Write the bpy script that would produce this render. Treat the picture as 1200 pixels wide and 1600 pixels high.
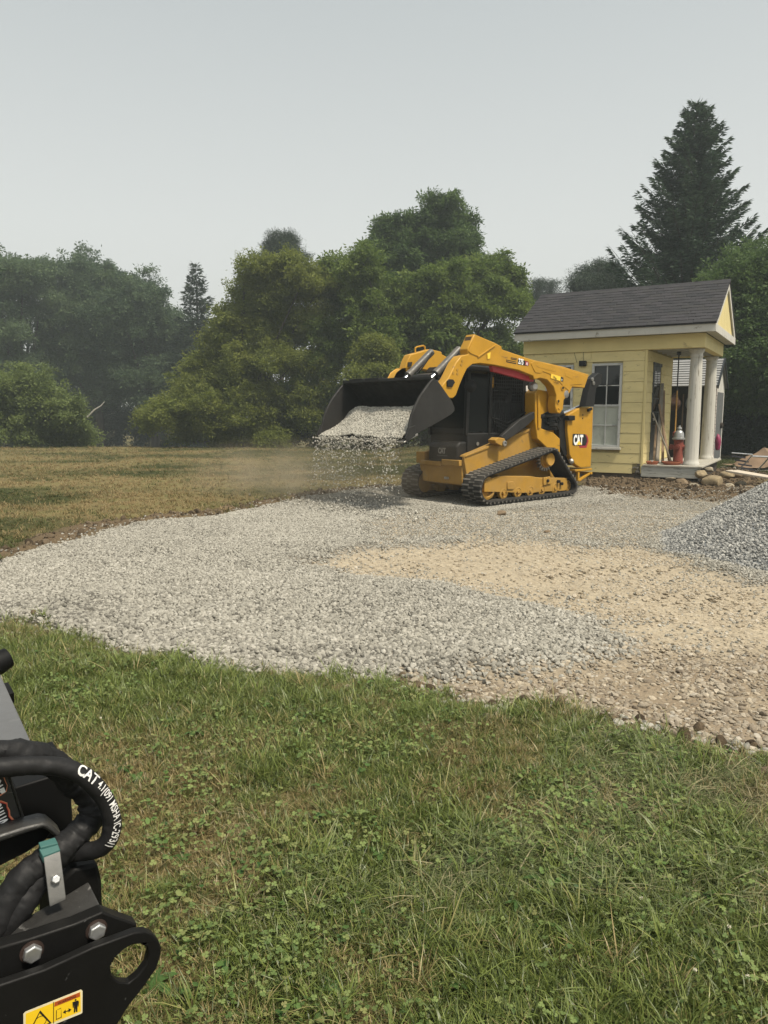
import bpy, bmesh, math, random
import numpy as np
from mathutils import Vector, Matrix, Quaternion
from mathutils.geometry import tessellate_polygon

# ------------------------------------------------------------------ camera, sky, sun, exposure
scene = bpy.context.scene
for o in list(bpy.data.objects):
    bpy.data.objects.remove(o)
COL = scene.collection
R = math.radians
cam = bpy.data.cameras.new('camera')
cam.sensor_fit = 'VERTICAL'; cam.sensor_height = 36.0; cam.lens = 26.01
cam.clip_start = 0.05; cam.clip_end = 2000
camo = bpy.data.objects.new('camera', cam); COL.objects.link(camo)
camo.location = (0, 0, 1.5); camo.rotation_euler = (R(90) - math.atan(155/1156), 0, 0)
scene.camera = camo

SUN = Vector((0.36, -0.36, 0.86)).normalized()
world = bpy.data.worlds.new("World"); scene.world = world; world.use_nodes = True

class NB:
    """small node-tree builder"""
    def __init__(s, tree): s.t = tree
    def __call__(s, typ, ins=None, **props):
        n = s.t.nodes.new(typ)
        for k, v in props.items(): setattr(n, k, v)
        for k, v in (ins or {}).items():
            sock = n.inputs[k]
            if isinstance(v, bpy.types.NodeSocket): s.t.links.new(v, sock)
            else: sock.default_value = v
        return n
    def ramp(s, fac, stops, interp='LINEAR'):
        n = s('ShaderNodeValToRGB', {'Fac': fac}); n.color_ramp.interpolation = interp
        e = n.color_ramp.elements
        while len(e) < len(stops): e.new(0.5)
        for el, (p, c) in zip(e, stops):
            el.position = p
            el.color = (*c, 1) if isinstance(c, tuple) else (c, c, c, 1)
        return n.outputs['Color']
    def mix(s, fac, a, b, blend='MIX'):
        n = s('ShaderNodeMix', data_type='RGBA', blend_type=blend)
        for i, v in ((0, fac), (6, a), (7, b)):
            if isinstance(v, bpy.types.NodeSocket): s.t.links.new(v, n.inputs[i])
            elif i == 0: n.inputs[0].default_value = v
            else: n.inputs[i].default_value = (*v, 1)
        return n.outputs[2]
    def math(s, op, a, b=0.0, clamp=False):
        n = s('ShaderNodeMath', operation=op, use_clamp=clamp)
        for i, v in ((0, a), (1, b)):
            if isinstance(v, bpy.types.NodeSocket): s.t.links.new(v, n.inputs[i])
            else: n.inputs[i].default_value = v
        return n.outputs[0]
    def noise(s, vec, scale, detail=4, rough=0.55, dist=0.0):
        n = s('ShaderNodeTexNoise', {'Scale': scale, 'Detail': detail, 'Roughness': rough, 'Distortion': dist})
        if vec is not None: s.t.links.new(vec, n.inputs['Vector'])
        return n.outputs['Fac']

world.node_tree.nodes.clear()
w = NB(world.node_tree)
sky = w('ShaderNodeTexSky', sky_type='NISHITA', sun_disc=False, sun_elevation=math.asin(SUN.z),
        sun_rotation=math.atan2(SUN.x, SUN.y), dust_density=6.0, air_density=1.0, ozone_density=1.0)
hs = w('ShaderNodeHueSaturation', {'Saturation': 0.35, 'Color': sky.outputs[0]})
b1 = w('ShaderNodeBackground', {'Color': hs.outputs[0], 'Strength': 0.05})
tc = w('ShaderNodeTexCoord')
sz = w('ShaderNodeSeparateXYZ', {0: tc.outputs['Generated']})
smoke = w.ramp(sz.outputs['Z'], [(0.0, (.505, .50, .46)), (0.22, (.462, .472, .442)), (0.5, (.32, .345, .338)), (1.0, (.26, .30, .31))])
b2 = w('ShaderNodeBackground', {'Color': smoke, 'Strength': 1.0})
ad = w('ShaderNodeAddShader', {0: b1.outputs[0], 1: b2.outputs[0]})
w('ShaderNodeOutputWorld', {'Surface': ad.outputs[0]})

sl = bpy.data.lights.new('sun', 'SUN'); sl.energy = 4.0; sl.angle = R(7); sl.color = (1.0, 0.91, 0.76)
slo = bpy.data.objects.new('sun', sl); COL.objects.link(slo)
slo.rotation_euler = SUN.to_track_quat('Z', 'Y').to_euler(); slo.location = (8, -8, 20)

scene.view_settings.view_transform = 'Standard'; scene.view_settings.look = 'None'
scene.view_settings.exposure = 0.30; scene.view_settings.gamma = 1.0
scene.view_settings.use_curve_mapping = False
scene.render.engine = 'CYCLES'
cy = scene.cycles
cy.max_bounces = 6; cy.diffuse_bounces = 3; cy.glossy_bounces = 3; cy.transmission_bounces = 4
cy.transparent_max_bounces = 8; cy.volume_bounces = 0; cy.use_denoising = True
cy.volume_step_rate = 2.0; cy.volume_max_steps = 128
cy.sample_clamp_indirect = 4.0

# ------------------------------------------------------------------ numeric helpers
rng = np.random.default_rng(7)

def hash2(ix, iy, seed):
    h = (ix.astype(np.int64) * 374761393 + iy.astype(np.int64) * 668265263 + seed * 974634777) & 0xffffffff
    h = ((h ^ (h >> 13)) * 1274126177) & 0xffffffff
    return ((h ^ (h >> 16)) & 0xffff) / 65535.0

def vnoise(x, y, seed=0):
    x = np.asarray(x, float); y = np.asarray(y, float)
    ix = np.floor(x); iy = np.floor(y); fx = x - ix; fy = y - iy
    fx = fx * fx * (3 - 2 * fx); fy = fy * fy * (3 - 2 * fy)
    a = hash2(ix, iy, seed); b = hash2(ix + 1, iy, seed); c = hash2(ix, iy + 1, seed); d = hash2(ix + 1, iy + 1, seed)
    return (a * (1 - fx) + b * fx) * (1 - fy) + (c * (1 - fx) + d * fx) * fy

def fbm(x, y, seed=0, octs=4):
    s = 0; a = 0.5; t = 0
    for i in range(octs):
        s = s + a * vnoise(np.asarray(x) * 2 ** i, np.asarray(y) * 2 ** i, seed + i * 17); t += a; a *= 0.5
    return s / t

def sstep(a, b, x):
    t = np.clip((x - a) / (b - a), 0, 1); return t * t * (3 - 2 * t)

def sdist(poly, x, y):
    """signed distance to a polygon, positive inside"""
    x = np.asarray(x, float); y = np.asarray(y, float)
    d = np.full(x.shape, 1e9); ins = np.zeros(x.shape, bool)
    n = len(poly)
    for i in range(n):
        x0, y0 = poly[i]; x1, y1 = poly[(i + 1) % n]
        dx, dy = x1 - x0, y1 - y0
        t = np.clip(((x - x0) * dx + (y - y0) * dy) / (dx * dx + dy * dy + 1e-12), 0, 1)
        d = np.minimum(d, (x - x0 - t * dx) ** 2 + (y - y0 - t * dy) ** 2)
        c = (y0 > y) != (y1 > y)
        ins ^= c & (x < (x1 - x0) * (y - y0) / ((y1 - y0) if y1 != y0 else 1e-12) + x0)
    d = np.sqrt(d)
    return np.where(ins, d, -d)

# ------------------------------------------------------------------ mesh helpers
def tag(o, label=None, cat=None, group=None, kind=None):
    if label: o['label'] = label
    if cat: o['category'] = cat
    if group: o['group'] = group
    if kind: o['kind'] = kind
    return o

def empty(name, loc=(0, 0, 0), rz=0.0, label=None, cat=None, group=None):
    o = bpy.data.objects.new(name, None); COL.objects.link(o)
    o.location = loc; o.rotation_euler = (0, 0, rz); o.empty_display_size = 0.1
    return tag(o, label, cat, group)

def link(name, me, mat, parent=None, loc=None):
    o = bpy.data.objects.new(name, me); COL.objects.link(o)
    if mat is not None and not me.materials:
        for m in (mat if isinstance(mat, (list, tuple)) else [mat]): me.materials.append(m)
    if parent is not None: o.parent = parent
    if loc is not None: o.location = loc
    return o

def copy_tree(o, parent=None):
    c = o.copy(); COL.objects.link(c)
    if parent is not None: c.parent = parent
    for ch in list(o.children): copy_tree(ch, c)
    return c

class MB:
    """collects simple shapes that make ONE mesh"""
    def __init__(s): s.v = []; s.f = []; s.mi = []; s.cur = 0
    def add(s, vs, fs):
        b = len(s.v); s.v += [tuple(map(float, q)) for q in vs]
        for f in fs: s.f.append([b + i for i in f]); s.mi.append(s.cur)
        return s
    def bb(s, x0, x1, y0, y1, z0, z1):
        return s.add([(x0, y0, z0), (x1, y0, z0), (x1, y1, z0), (x0, y1, z0), (x0, y0, z1), (x1, y0, z1), (x1, y1, z1), (x0, y1, z1)],
                     [(0, 3, 2, 1), (4, 5, 6, 7), (0, 1, 5, 4), (1, 2, 6, 5), (2, 3, 7, 6), (3, 0, 4, 7)])
    def bar(s, p0, p1, w, h, up=(0, 0, 1)):
        """rectangular bar from p0 to p1"""
        p0, p1 = Vector(p0), Vector(p1); d = (p1 - p0).normalized(); up = Vector(up)
        a = d.cross(up)
        if a.length < 1e-4: a = d.cross(Vector((1, 0, 0)))
        a.normalize(); b = a.cross(d).normalized()
        vs = [p + a * (i * w / 2) + b * (j * h / 2) for p in (p0, p1) for i, j in ((-1, -1), (1, -1), (1, 1), (-1, 1))]
        return s.add(vs, [(0, 3, 2, 1), (4, 5, 6, 7), (0, 1, 5, 4), (1, 2, 6, 5), (2, 3, 7, 6), (3, 0, 4, 7)])
    def prism(s, poly, d0, d1, ax='y', holes=()):
        loops = [list(poly)] + [list(h) for h in holes]
        flat = [p for l in loops for p in l]; n = len(flat)
        T = {'y': lambda p, d: (p[0], d, p[1]), 'x': lambda p, d: (d, p[0], p[1]), 'z': lambda p, d: (p[0], p[1], d)}[ax]
        vs = [T(p, d0) for p in flat] + [T(p, d1) for p in flat]
        fs = []
        if holes:
            tr = tessellate_polygon([[Vector((p[0], p[1], 0)) for p in l] for l in loops])
            for t in tr: fs.append(tuple(t)); fs.append(tuple(i + n for i in reversed(t)))
        else:
            fs.append(tuple(range(n))); fs.append(tuple(range(2 * n - 1, n - 1, -1)))
        o = 0
        for l in loops:
            m = len(l)
            for i in range(m):
                j = (i + 1) % m; fs.append((o + i, o + j, o + j + n, o + i + n))
            o += m
        return s.add(vs, fs)
    def cyl(s, p0, p1, r0, r1=None, n=16):
        return s.tube([p0, p1], [r0, r0 if r1 is None else r1], n)
    def tube(s, pts, rad, n=8, cap=True):
        pts = [Vector(p) for p in pts]
        if not isinstance(rad, (list, tuple, np.ndarray)): rad = [rad] * len(pts)
        rings = []; ref = None
        for i, p in enumerate(pts):
            d = (pts[min(i + 1, len(pts) - 1)] - pts[max(i - 1, 0)])
            if d.length < 1e-9: d = Vector((0, 0, 1))
            d.normalize()
            if ref is None:
                ref = d.orthogonal().normalized()
            ref = (ref - d * ref.dot(d))
            if ref.length < 1e-6: ref = d.orthogonal()
            ref.normalize(); b = d.cross(ref)
            rings.append([p + (ref * math.cos(2 * math.pi * k / n) + b * math.sin(2 * math.pi * k / n)) * float(rad[i]) for k in range(n)])
        vs = [q for r in rings for q in r]; fs = []
        for i in range(len(pts) - 1):
            for k in range(n):
                k2 = (k + 1) % n
                fs.append((i * n + k, i * n + k2, (i + 1) * n + k2, (i + 1) * n + k))
        if cap:
            fs.append(tuple(range(n - 1, -1, -1))); fs.append(tuple(range((len(pts) - 1) * n, len(pts) * n)))
        return s.add(vs, fs)
    def lathe(s, prof, c=(0, 0, 0), n=20, axis=(0, 0, 1), rfun=None):
        ax = Vector(axis).normalized(); a = ax.orthogonal().normalized(); b = ax.cross(a); c = Vector(c)
        vs = []; fs = []
        for (r, z) in prof:
            for k in range(n):
                t = 2 * math.pi * k / n; rr = r * (rfun(k, z) if rfun else 1)
                vs.append(c + ax * z + (a * math.cos(t) + b * math.sin(t)) * rr)
        m = len(prof)
        for i in range(m - 1):
            for k in range(n):
                k2 = (k + 1) % n; fs.append((i * n + k, i * n + k2, (i + 1) * n + k2, (i + 1) * n + k))
        fs.append(tuple(range(n - 1, -1, -1))); fs.append(tuple(range((m - 1) * n, m * n)))
        return s.add(vs, fs)
    def sheet(s, grid):
        """grid[i][j] of points"""
        n = len(grid[0]); vs = [p for r in grid for p in r]
        return s.add(vs, [(i * n + j, i * n + j + 1, (i + 1) * n + j + 1, (i + 1) * n + j) for i in range(len(grid) - 1) for j in range(n - 1)])
    def mesh(s, name, smooth=True, recalc=True):
        me = bpy.data.meshes.new(name); me.from_pydata(s.v, [], s.f)
        me.polygons.foreach_set('material_index', s.mi)
        if recalc:
            bm = bmesh.new(); bm.from_mesh(me); bmesh.ops.recalc_face_normals(bm, faces=bm.faces); bm.to_mesh(me); bm.free()
        if smooth:
            me.polygons.foreach_set('use_smooth', [True] * len(me.polygons)); me.set_sharp_from_angle(angle=R(38))
        me.update()
        return me
    def build(s, name, mat, parent=None, bevel=0.0, smooth=True, loc=None, recalc=True):
        o = link(name, s.mesh(name, smooth, recalc), mat, parent, loc)
        if bevel:
            m = o.modifiers.new('edge', 'BEVEL'); m.width = bevel; m.segments = 2; m.limit_method = 'ANGLE'; m.angle_limit = R(40)
        return o

def np_mesh(name, verts, faces, attrs=None, smooth=False):
    """faces: (n,k) int array; attrs: {name: per-vertex float array}"""
    me = bpy.data.meshes.new(name)
    verts = np.asarray(verts, np.float32); faces = np.asarray(faces, np.int32)
    n, k = faces.shape
    me.vertices.add(len(verts)); me.vertices.foreach_set('co', verts.ravel())
    me.loops.add(n * k); me.loops.foreach_set('vertex_index', faces.ravel())
    me.polygons.add(n); me.polygons.foreach_set('loop_start', np.arange(n, dtype=np.int32) * k)
    if smooth: me.polygons.foreach_set('use_smooth', np.ones(n, bool))
    for a, v in (attrs or {}).items():
        at = me.attributes.new(a, 'FLOAT', 'POINT'); at.data.foreach_set('value', np.asarray(v, np.float32))
    me.update(calc_edges=True); me.validate()
    return me

def text_mesh(s, size, bold=0.0, sx=1.0, extrude=0.0, align='LEFT'):
    cu = bpy.data.curves.new('lettering', 'FONT'); cu.body = s; cu.size = size; cu.offset = bold; cu.extrude = extrude
    cu.align_x = align; cu.resolution_u = 3
    o = bpy.data.objects.new('lettering', cu); COL.objects.link(o)
    bpy.context.view_layer.update()
    me = bpy.data.meshes.new_from_object(o.evaluated_get(bpy.context.evaluated_depsgraph_get()))
    bpy.data.objects.remove(o); bpy.data.curves.remove(cu)
    for v in me.vertices: v.co.x *= sx
    me.materials.clear()
    return me

def lettering(s, size, o, ex, ey, mat, parent, name='lettering', **kw):
    """flat printed text: origin o, baseline direction ex, up direction ey"""
    me = text_mesh(s, size, **kw)
    ex, ey, o = Vector(ex).normalized(), Vector(ey).normalized(), Vector(o)
    for v in me.vertices: v.co = o + ex * v.co.x + ey * v.co.y + ex.cross(ey) * v.co.z
    return link(name, me, mat, parent)

# ------------------------------------------------------------------ materials
def new_mat(name):
    m = bpy.data.materials.new(name); m.use_nodes = True; m.node_tree.nodes.clear()
    return m, NB(m.node_tree)

def pmat(name, col, rough=0.6, metal=0.0, var=0.18, scale=5.0, bump=0.0, bscale=60.0, dust=0.0,
         dcol=(.36, .30, .21), spec=0.4, stretch=(1, 1, 1), col2=None, c2amt=0.5, c2scale=9.0, rvar=0.12):
    m, b = new_mat(name)
    tc = b('ShaderNodeTexCoord'); mp = b('ShaderNodeMapping', {'Vector': tc.outputs['Object'], 'Scale': stretch})
    v = mp.outputs[0]
    n1 = b.noise(v, scale, 6, 0.6)
    k = b('ShaderNodeMapRange', {'Value': n1, 1: 0.25, 2: 0.75, 3: 1 - var, 4: 1 + var}).outputs[0]
    c = b.mix(1.0, col, b('ShaderNodeCombineColor', {0: k, 1: k, 2: k}).outputs[0], 'MULTIPLY')
    if col2 is not None:
        f2 = b.ramp(b.noise(v, c2scale, 8, 0.65, 0.6), [(0.62 - c2amt * .3, 0.0), (0.70 - c2amt * .22, 1.0)])
        c = b.mix(f2, c, col2)
    r = b('ShaderNodeMapRange', {'Value': b.noise(v, scale * 2.3, 4), 1: 0.3, 2: 0.7, 3: max(rough - rvar, .05), 4: min(rough + rvar, 1)}).outputs[0]
    if dust:
        nz = b('ShaderNodeSeparateXYZ', {0: b('ShaderNodeNewGeometry').outputs['Normal']}).outputs['Z']
        nd = b.noise(v, 3.1, 8, 0.7)
        f = b.math('MULTIPLY', b.ramp(nd, [(0.32, 0.25), (0.7, 1.0)]), b('ShaderNodeMapRange', {'Value': nz, 1: -0.3, 2: 1.0, 3: dust * .55, 4: dust}).outputs[0], True)
        c = b.mix(f, c, dcol); r = b.math('MAXIMUM', r, b.math('MULTIPLY', f, 0.95))
    ins = {'Base Color': c, 'Roughness': r, 'Metallic': metal, 'Specular IOR Level': spec}
    if bump:
        ins['Normal'] = b('ShaderNodeBump', {'Height': b.noise(v, bscale, 5, 0.6), 'Strength': bump, 'Distance': 0.01}).outputs[0]
    p = b('ShaderNodeBsdfPrincipled', ins)
    b('ShaderNodeOutputMaterial', {'Surface': p.outputs[0]})
    return m

def flat(name, col, rough=0.5, metal=0.0, spec=.4):
    m, b = new_mat(name)
    b('ShaderNodeOutputMaterial', {'Surface': b('ShaderNodeBsdfPrincipled', {'Base Color': (*col, 1), 'Roughness': rough, 'Metallic': metal, 'Specular IOR Level': spec}).outputs[0]})
    return m

def scatter(name, pts, rot, scl, idx, tint, sources, parent=None):
    """ONE object of uncountable stuff: geometry-node copies of the source meshes on the points"""
    me = bpy.data.meshes.new(name); n = len(pts)
    me.vertices.add(n); me.vertices.foreach_set('co', np.asarray(pts, np.float32).ravel())
    me.attributes.new('rot', 'FLOAT_VECTOR', 'POINT').data.foreach_set('vector', np.asarray(rot, np.float32).ravel())
    me.attributes.new('scl', 'FLOAT', 'POINT').data.foreach_set('value', np.asarray(scl, np.float32))
    me.attributes.new('idx', 'INT', 'POINT').data.foreach_set('value', np.asarray(idx, np.int32))
    me.attributes.new('tint', 'FLOAT', 'POINT').data.foreach_set('value', np.asarray(tint, np.float32))
    me.update()
    o = bpy.data.objects.new(name, me); COL.objects.link(o)
    if parent is not None: o.parent = parent
    for s in sources:
        for m in s.data.materials:
            if m.name not in [q.name for q in me.materials]: me.materials.append(m)
    g = bpy.data.node_groups.new(name, 'GeometryNodeTree')
    g.interface.new_socket('Geometry', in_out='INPUT', socket_type='NodeSocketGeometry')
    g.interface.new_socket('Geometry', in_out='OUTPUT', socket_type='NodeSocketGeometry')
    b = NB(g)
    gi = b('NodeGroupInput'); go = b('NodeGroupOutput'); j = b('GeometryNodeJoinGeometry')
    for s in reversed(sources):
        oi = b('GeometryNodeObjectInfo'); oi.inputs['Object'].default_value = s; oi.inputs['As Instance'].default_value = False
        ti = b('GeometryNodeGeometryToInstance', {0: oi.outputs['Geometry']}); g.links.new(ti.outputs[0], j.inputs[0])
    na = lambda nm, t: b('GeometryNodeInputNamedAttribute', {'Name': nm}, data_type=t).outputs[0]
    er = b('FunctionNodeEulerToRotation', {0: na('rot', 'FLOAT_VECTOR')})
    ip = b('GeometryNodeInstanceOnPoints', {'Points': gi.outputs[0], 'Instance': j.outputs[0], 'Pick Instance': True,
           'Instance Index': na('idx', 'INT'), 'Rotation': er.outputs[0], 'Scale': na('scl', 'FLOAT')})
    g.links.new(ip.outputs[0], go.inputs[0])
    o.modifiers.new('copies', 'NODES').node_group = g
    o['kind'] = 'stuff'
    return o

def source(name, me, mat):
    """a mesh to be copied by scatter(); never linked to the scene"""
    me.materials.append(mat); return bpy.data.objects.new(name, me)

# ------------------------------------------------------------------ the ground: regions
PAD = [(-4.307,6.588),(-3.917,6.721),(-3.799,7.185),(-3.766,7.933),(-3.603,9.138),(-3.149,10.002),(-2.507,10.628),(-1.991,11.412),(-1.622,12.407),(-1.252,13.071),(-0.721,13.808),(0.509,14.632),(2.106,15.148),(3.877,14.387),(5.045,14.150),(6.030,13.589),(7.013,14.150),(8.828,14.509),(10.437,11.972)] + [(9.5, 8.0), (8.0, 2.2)] + [(2.309,2.791),(1.909,2.979),(1.697,3.098),(1.411,3.226),(1.081,3.401),(0.883,3.611),(0.544,3.766),(0.213,3.933),(-0.145,4.032),(-0.440,4.073),(-0.673,4.157),(-1.019,4.201),(-1.226,4.337),(-1.406,4.290),(-1.603,4.360),(-1.788,4.432),(-2.012,4.771),(-2.453,5.197),(-2.752,5.148),(-3.246,4.915)]
TAN = [(-0.816,7.123),(-0.543,7.714),(0.294,8.368),(0.922,8.759),(1.938,8.494),(2.869,8.165),(3.027,7.154),(3.363,6.337),(4.324,5.403)] + [(8.0, 2.2)] + [(2.289,2.766),(1.666,3.038),(1.389,3.174),(1.064,3.343),(0.868,3.547),(0.535,3.696),(0.209,3.857),(0.144,3.992),(0.364,4.042),(0.753,4.190),(1.158,4.302),(1.505,4.544),(1.690,4.828),(1.633,5.164),(1.385,5.567),(0.862,6.081),(0.233,6.588),(-0.366,6.917)]
COARSE = [(0.000,4.032),(0.589,4.094),(1.149,4.268),(1.505,4.481),(1.724,4.702),(2.029,4.531),(2.474,4.609),(3.837,4.771)] + [(8.0, 2.2)] + [(2.289,2.766),(1.666,3.038),(1.389,3.174),(1.064,3.343),(0.868,3.547),(0.535,3.696),(0.209,3.857)]
PACKED = [(0.000,8.581),(-0.342,9.772),(0.391,11.187),(1.604,11.489),(3.542,12.318),(4.886,13.698),(6.007,13.273),(6.054,11.972),(3.927,9.340),(3.101,8.409),(1.958,8.581),(0.922,8.759)]
DIRT = [(4.681,17.997),(3.879,14.632),(4.191,13.377),(5.007,13.071),(5.593,12.590),(6.186,12.683),(7.150,13.698),(9.081,17.451),(9.276,18.779),(8.576,19.412),(6.509,18.779)]
PILE_C = (5.43, 7.98); PILE_R = 2.25; PILE_H = 1.32

def masks(x, y):
    wx = x + (fbm(x * 2.2, y * 2.2, 5) - .5) * .35; wy = y + (fbm(x * 2.2, y * 2.2, 9) - .5) * .35
    pad = sstep(-.06, .10, sdist(PAD, wx, wy))
    tan = sstep(-.30, .22, sdist(TAN, wx, wy) + (fbm(x * 1.7, y * 1.7, 37) - .5) * .9 * sstep(6.0, 7.5, y)) * pad
    coarse = sstep(-.25, .30, sdist(COARSE, wx, wy)) * pad
    packed = sstep(-.3, .3, sdist(PACKED, wx, wy)) * pad
    sd = sdist(PAD, wx, wy)
    rim = np.where(y > 6.8, sstep(.50, .05, np.abs(sd + .22)), sstep(.30, .0, np.abs(sd - .02))) * np.where((x < .2) & (y > 6.8), 1.0, np.where((x > .1) & (y < 4.3), 1.0, .12))
    dirt = np.clip(np.maximum(sstep(-.15, .25, sdist(DIRT, wx, wy)), rim * sstep(.25, .55, fbm(x * 3, y * 3, 31) + .15)), 0, 1)
    return pad, tan, coarse, packed, dirt, sd

def pile_z(x, y):
    d = np.hypot(x - PILE_C[0], y - PILE_C[1])
    d = d + (fbm(x * 1.3, y * 1.3, 77) - .5) * .35
    return PILE_H * (1 - np.sqrt((d / PILE_R) ** 2 + .015)) * 1.0

def gz(x, y, m=None):
    x = np.asarray(x, float); y = np.asarray(y, float)
    pad, tan, coarse, packed, dirt, sd = m if m is not None else masks(x, y)
    z = (fbm(x * .7, y * .7, 3) - .5) * .05
    loose = pad * (1 - tan) * (1 - .5 * packed)
    z = z + loose * (.035 + (fbm(x * 1.6, y * 1.6, 13) - .5) * .07) - tan * .03
    z = z + (fbm(x * 6, y * 6, 23, 3) - .5) * (.03 * (1 - pad) + .02 * pad)
    # track marks pressed into the tan path
    z = z + tan * (1 - coarse) * .012 * np.sin((x * .93 + y * .37) * 62) * sstep(.45, .7, fbm(x * .8, y * 2.5, 41))
    z = z + .03 * sstep(13.9, 15.4, y + .35 * (x - 3)) * sstep(1.5, 3.5, x) * sstep(30, 22, y)
    z = z - .055 * packed * sstep(10.5, 11.5, y)
    # the loader stands in the hollow its tracks have pressed
    lx = -(x - 1.0152) * .766 - (y - 12.7156) * .643; ly = (x - 1.0152) * .643 - (y - 12.7156) * .766
    z = z - (z + .045) * sstep(.55, .0, np.maximum(np.maximum(-2.62 - lx, lx - .12), np.abs(ly) - 1.12))
    z = z + dirt * (fbm(x * 5, y * 5, 51, 4) - .38) * np.where(y > 12, .085, .12)
    # heaved lip of sod along the far edge of the gravel
    z = z + .09 * sstep(.30, .0, np.abs(sd + .22)) * sstep(6.2, 7.6, y) * sstep(1.2, .0, x) * fbm(x * 2.2, y * 2.2, 61)
    z = z + .035 * sstep(-.05, -.25, sd) * sstep(6.5, 5, y)
    z = z - .15 * sstep(14, 32, y) * sstep(4, 0, x)
    far = sstep(33.5, 62, y) * 1.6
    fld = sstep(9, 20, y) * (fbm(x * .12, y * .12, 71) - .5) * .18 * sstep(60, 30, y)
    return z - far + fld

def graded(lo, hi, step, ends, n):
    mid = np.arange(lo, hi + step / 2, step)
    t = np.linspace(0, 1, n + 1)[1:]
    return np.concatenate([(lo - (lo - ends[0]) * t ** 3)[::-1], mid, hi + (ends[1] - hi) * t ** 3])

gx = graded(-6.5, 8.5, .075, (-190, 190), 50); gy = graded(.2, 17.5, .075, (-40, 240), 60)
X, Y = np.meshgrid(gx, gy); xs, ys = X.ravel(), Y.ravel()
MS = masks(xs, ys); zs = gz(xs, ys, MS)
ny, nx = X.shape
ii = (np.arange(ny - 1)[:, None] * nx + np.arange(nx - 1)[None, :]).ravel()
faces = np.stack([ii, ii + 1, ii + nx + 1, ii + nx], 1)

def dryness(x, y):
    """0 green .. 1 straw"""
    near = np.clip(.27 + 1.0 * (fbm(x * 1.1 + 3, y * 1.1, 91, 5) - .5) + .22 * sstep(3.6, 2.0, y) * sstep(.9, -.6, x) - .28 * sstep(3.0, 4.2, y) - .12 * sstep(.3, 1.4, x), 0, 1)
    near = np.clip(near + .42 * sstep(.57, .68, fbm(x * 3.4, y * 3.4, 95, 4)) - .3 * sstep(.56, .66, fbm(x * 4.1, y * 4.1, 96, 4)), 0, 1)
    fard = np.clip(.60 + 1.5 * (fbm(x * .5, y * .7, 93, 6) - .5) - .34 * sstep(-9, 1, x) * sstep(9, 20, y) + .12 * (vnoise(x * .12, y * .9, 94) - .5), 0, 1)
    t = sstep(5.2, 7.5, y)
    return near * (1 - t) + fard * t

gme = np_mesh('ground', np.stack([xs, ys, zs], 1), faces,
              dict(pad=MS[0], tan=MS[1], coarse=MS[2], packed=MS[3], dirt=MS[4], dry=dryness(xs, ys)), smooth=True)

m, b = new_mat('soil turf and crushed stone')
geo = b('ShaderNodeNewGeometry'); pos = geo.outputs['Position']
at = lambda n: b('ShaderNodeAttribute', attribute_name=n).outputs['Fac']
n_f = b.noise(pos, 55, 4, .7); n_m = b.noise(pos, 9, 6, .65); n_l = b.noise(pos, 1.1, 6, .6)
flatv = b('ShaderNodeMapping', {'Vector': pos, 'Scale': (.55, 1.6, 1)}).outputs[0]
n_s = b.noise(flatv, 1.6, 8, .72)
green = b.mix(n_m, (.018, .022, .008), (.060, .062, .022))
straw = b.mix(n_f, (0.109, 0.082, 0.039), (0.242, 0.187, 0.098))
straw = b.mix(b.ramp(n_s, [(.35, 0.), (.62, .75)]), straw, (.13, .125, .045))
dryf = b.math('ADD', at('dry'), b.math('MULTIPLY', b.math('SUBTRACT', n_s, .5), .9), True)
turf = b.mix(b.ramp(dryf, [(.25, 0.), (.75, 1.)]), green, straw)
dirt = b.mix(n_m, (.05, .034, .02), (.155, .112, .068))
dirt = b.mix(b.ramp(n_f, [(.5, 0.), (.75, .6)]), dirt, (.30, .24, .16))
sand = b.mix(b.ramp(n_m, [(.3, 0.), (.7, 1.)]), (0.312, 0.257, 0.180), (0.421, 0.359, 0.260))
v1 = b('ShaderNodeTexVoronoi', {'Vector': pos, 'Scale': 42.0}, feature='F1')
peb = b.mix(b.ramp(v1.outputs['Distance'], [(.1, 0.), (.55, 1.)]), (.45, .41, .34), (.17, .15, .12))
sand = b.mix(b.ramp(b.noise(pos, 26, 5, .7), [(.48, 0.), (.66, .8)]), sand, peb)
base = b.mix(n_f, (.10, .09, .075), (.27, .25, .21))
c = b.mix(at('pad'), turf, base)
c = b.mix(at('packed'), c, b.mix(b.ramp(n_m, [(.4, 0.), (.65, .75)]), base, (.37, .31, .21)))
c = b.mix(at('tan'), c, sand)
c = b.mix(b.math('MULTIPLY', at('coarse'), b.ramp(n_l, [(.3, .35), (.7, .95)])), c, (.19, .145, .098))
c = b.mix(at('dirt'), c, dirt)
h = b.math('ADD', b.math('MULTIPLY', n_f, .5), b.math('MULTIPLY', v1.outputs['Distance'], .5))
# lug prints of the tracks: short cross ridges inside long parallel bands
trk = b('ShaderNodeMapping', {'Vector': pos, 'Rotation': (0, 0, R(-24)), 'Location': (0, .35, 0)}).outputs[0]
lugs = b('ShaderNodeTexWave', {'Vector': trk, 'Scale': 3.0, 'Distortion': 1.2, 'Detail': 2.0, 'Detail Scale': 2.0}, bands_direction='X').outputs['Fac']
lane = b('ShaderNodeTexWave', {'Vector': trk, 'Scale': .21, 'Distortion': .8, 'Detail': 2.0}, bands_direction='Y').outputs['Fac']
lugm = b.math('MULTIPLY', b.math('MULTIPLY', lugs, b.ramp(lane, [(.45, 0.), (.6, 1.)])), at('tan'))
h = b.math('ADD', h, b.math('MULTIPLY', lugm, 1.1))
bmp = b('ShaderNodeBump', {'Height': h, 'Strength': .55, 'Distance': .03})
p = b('ShaderNodeBsdfPrincipled', {'Base Color': c, 'Roughness': .95, 'Specular IOR Level': .1, 'Normal': bmp.outputs[0]})
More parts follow.
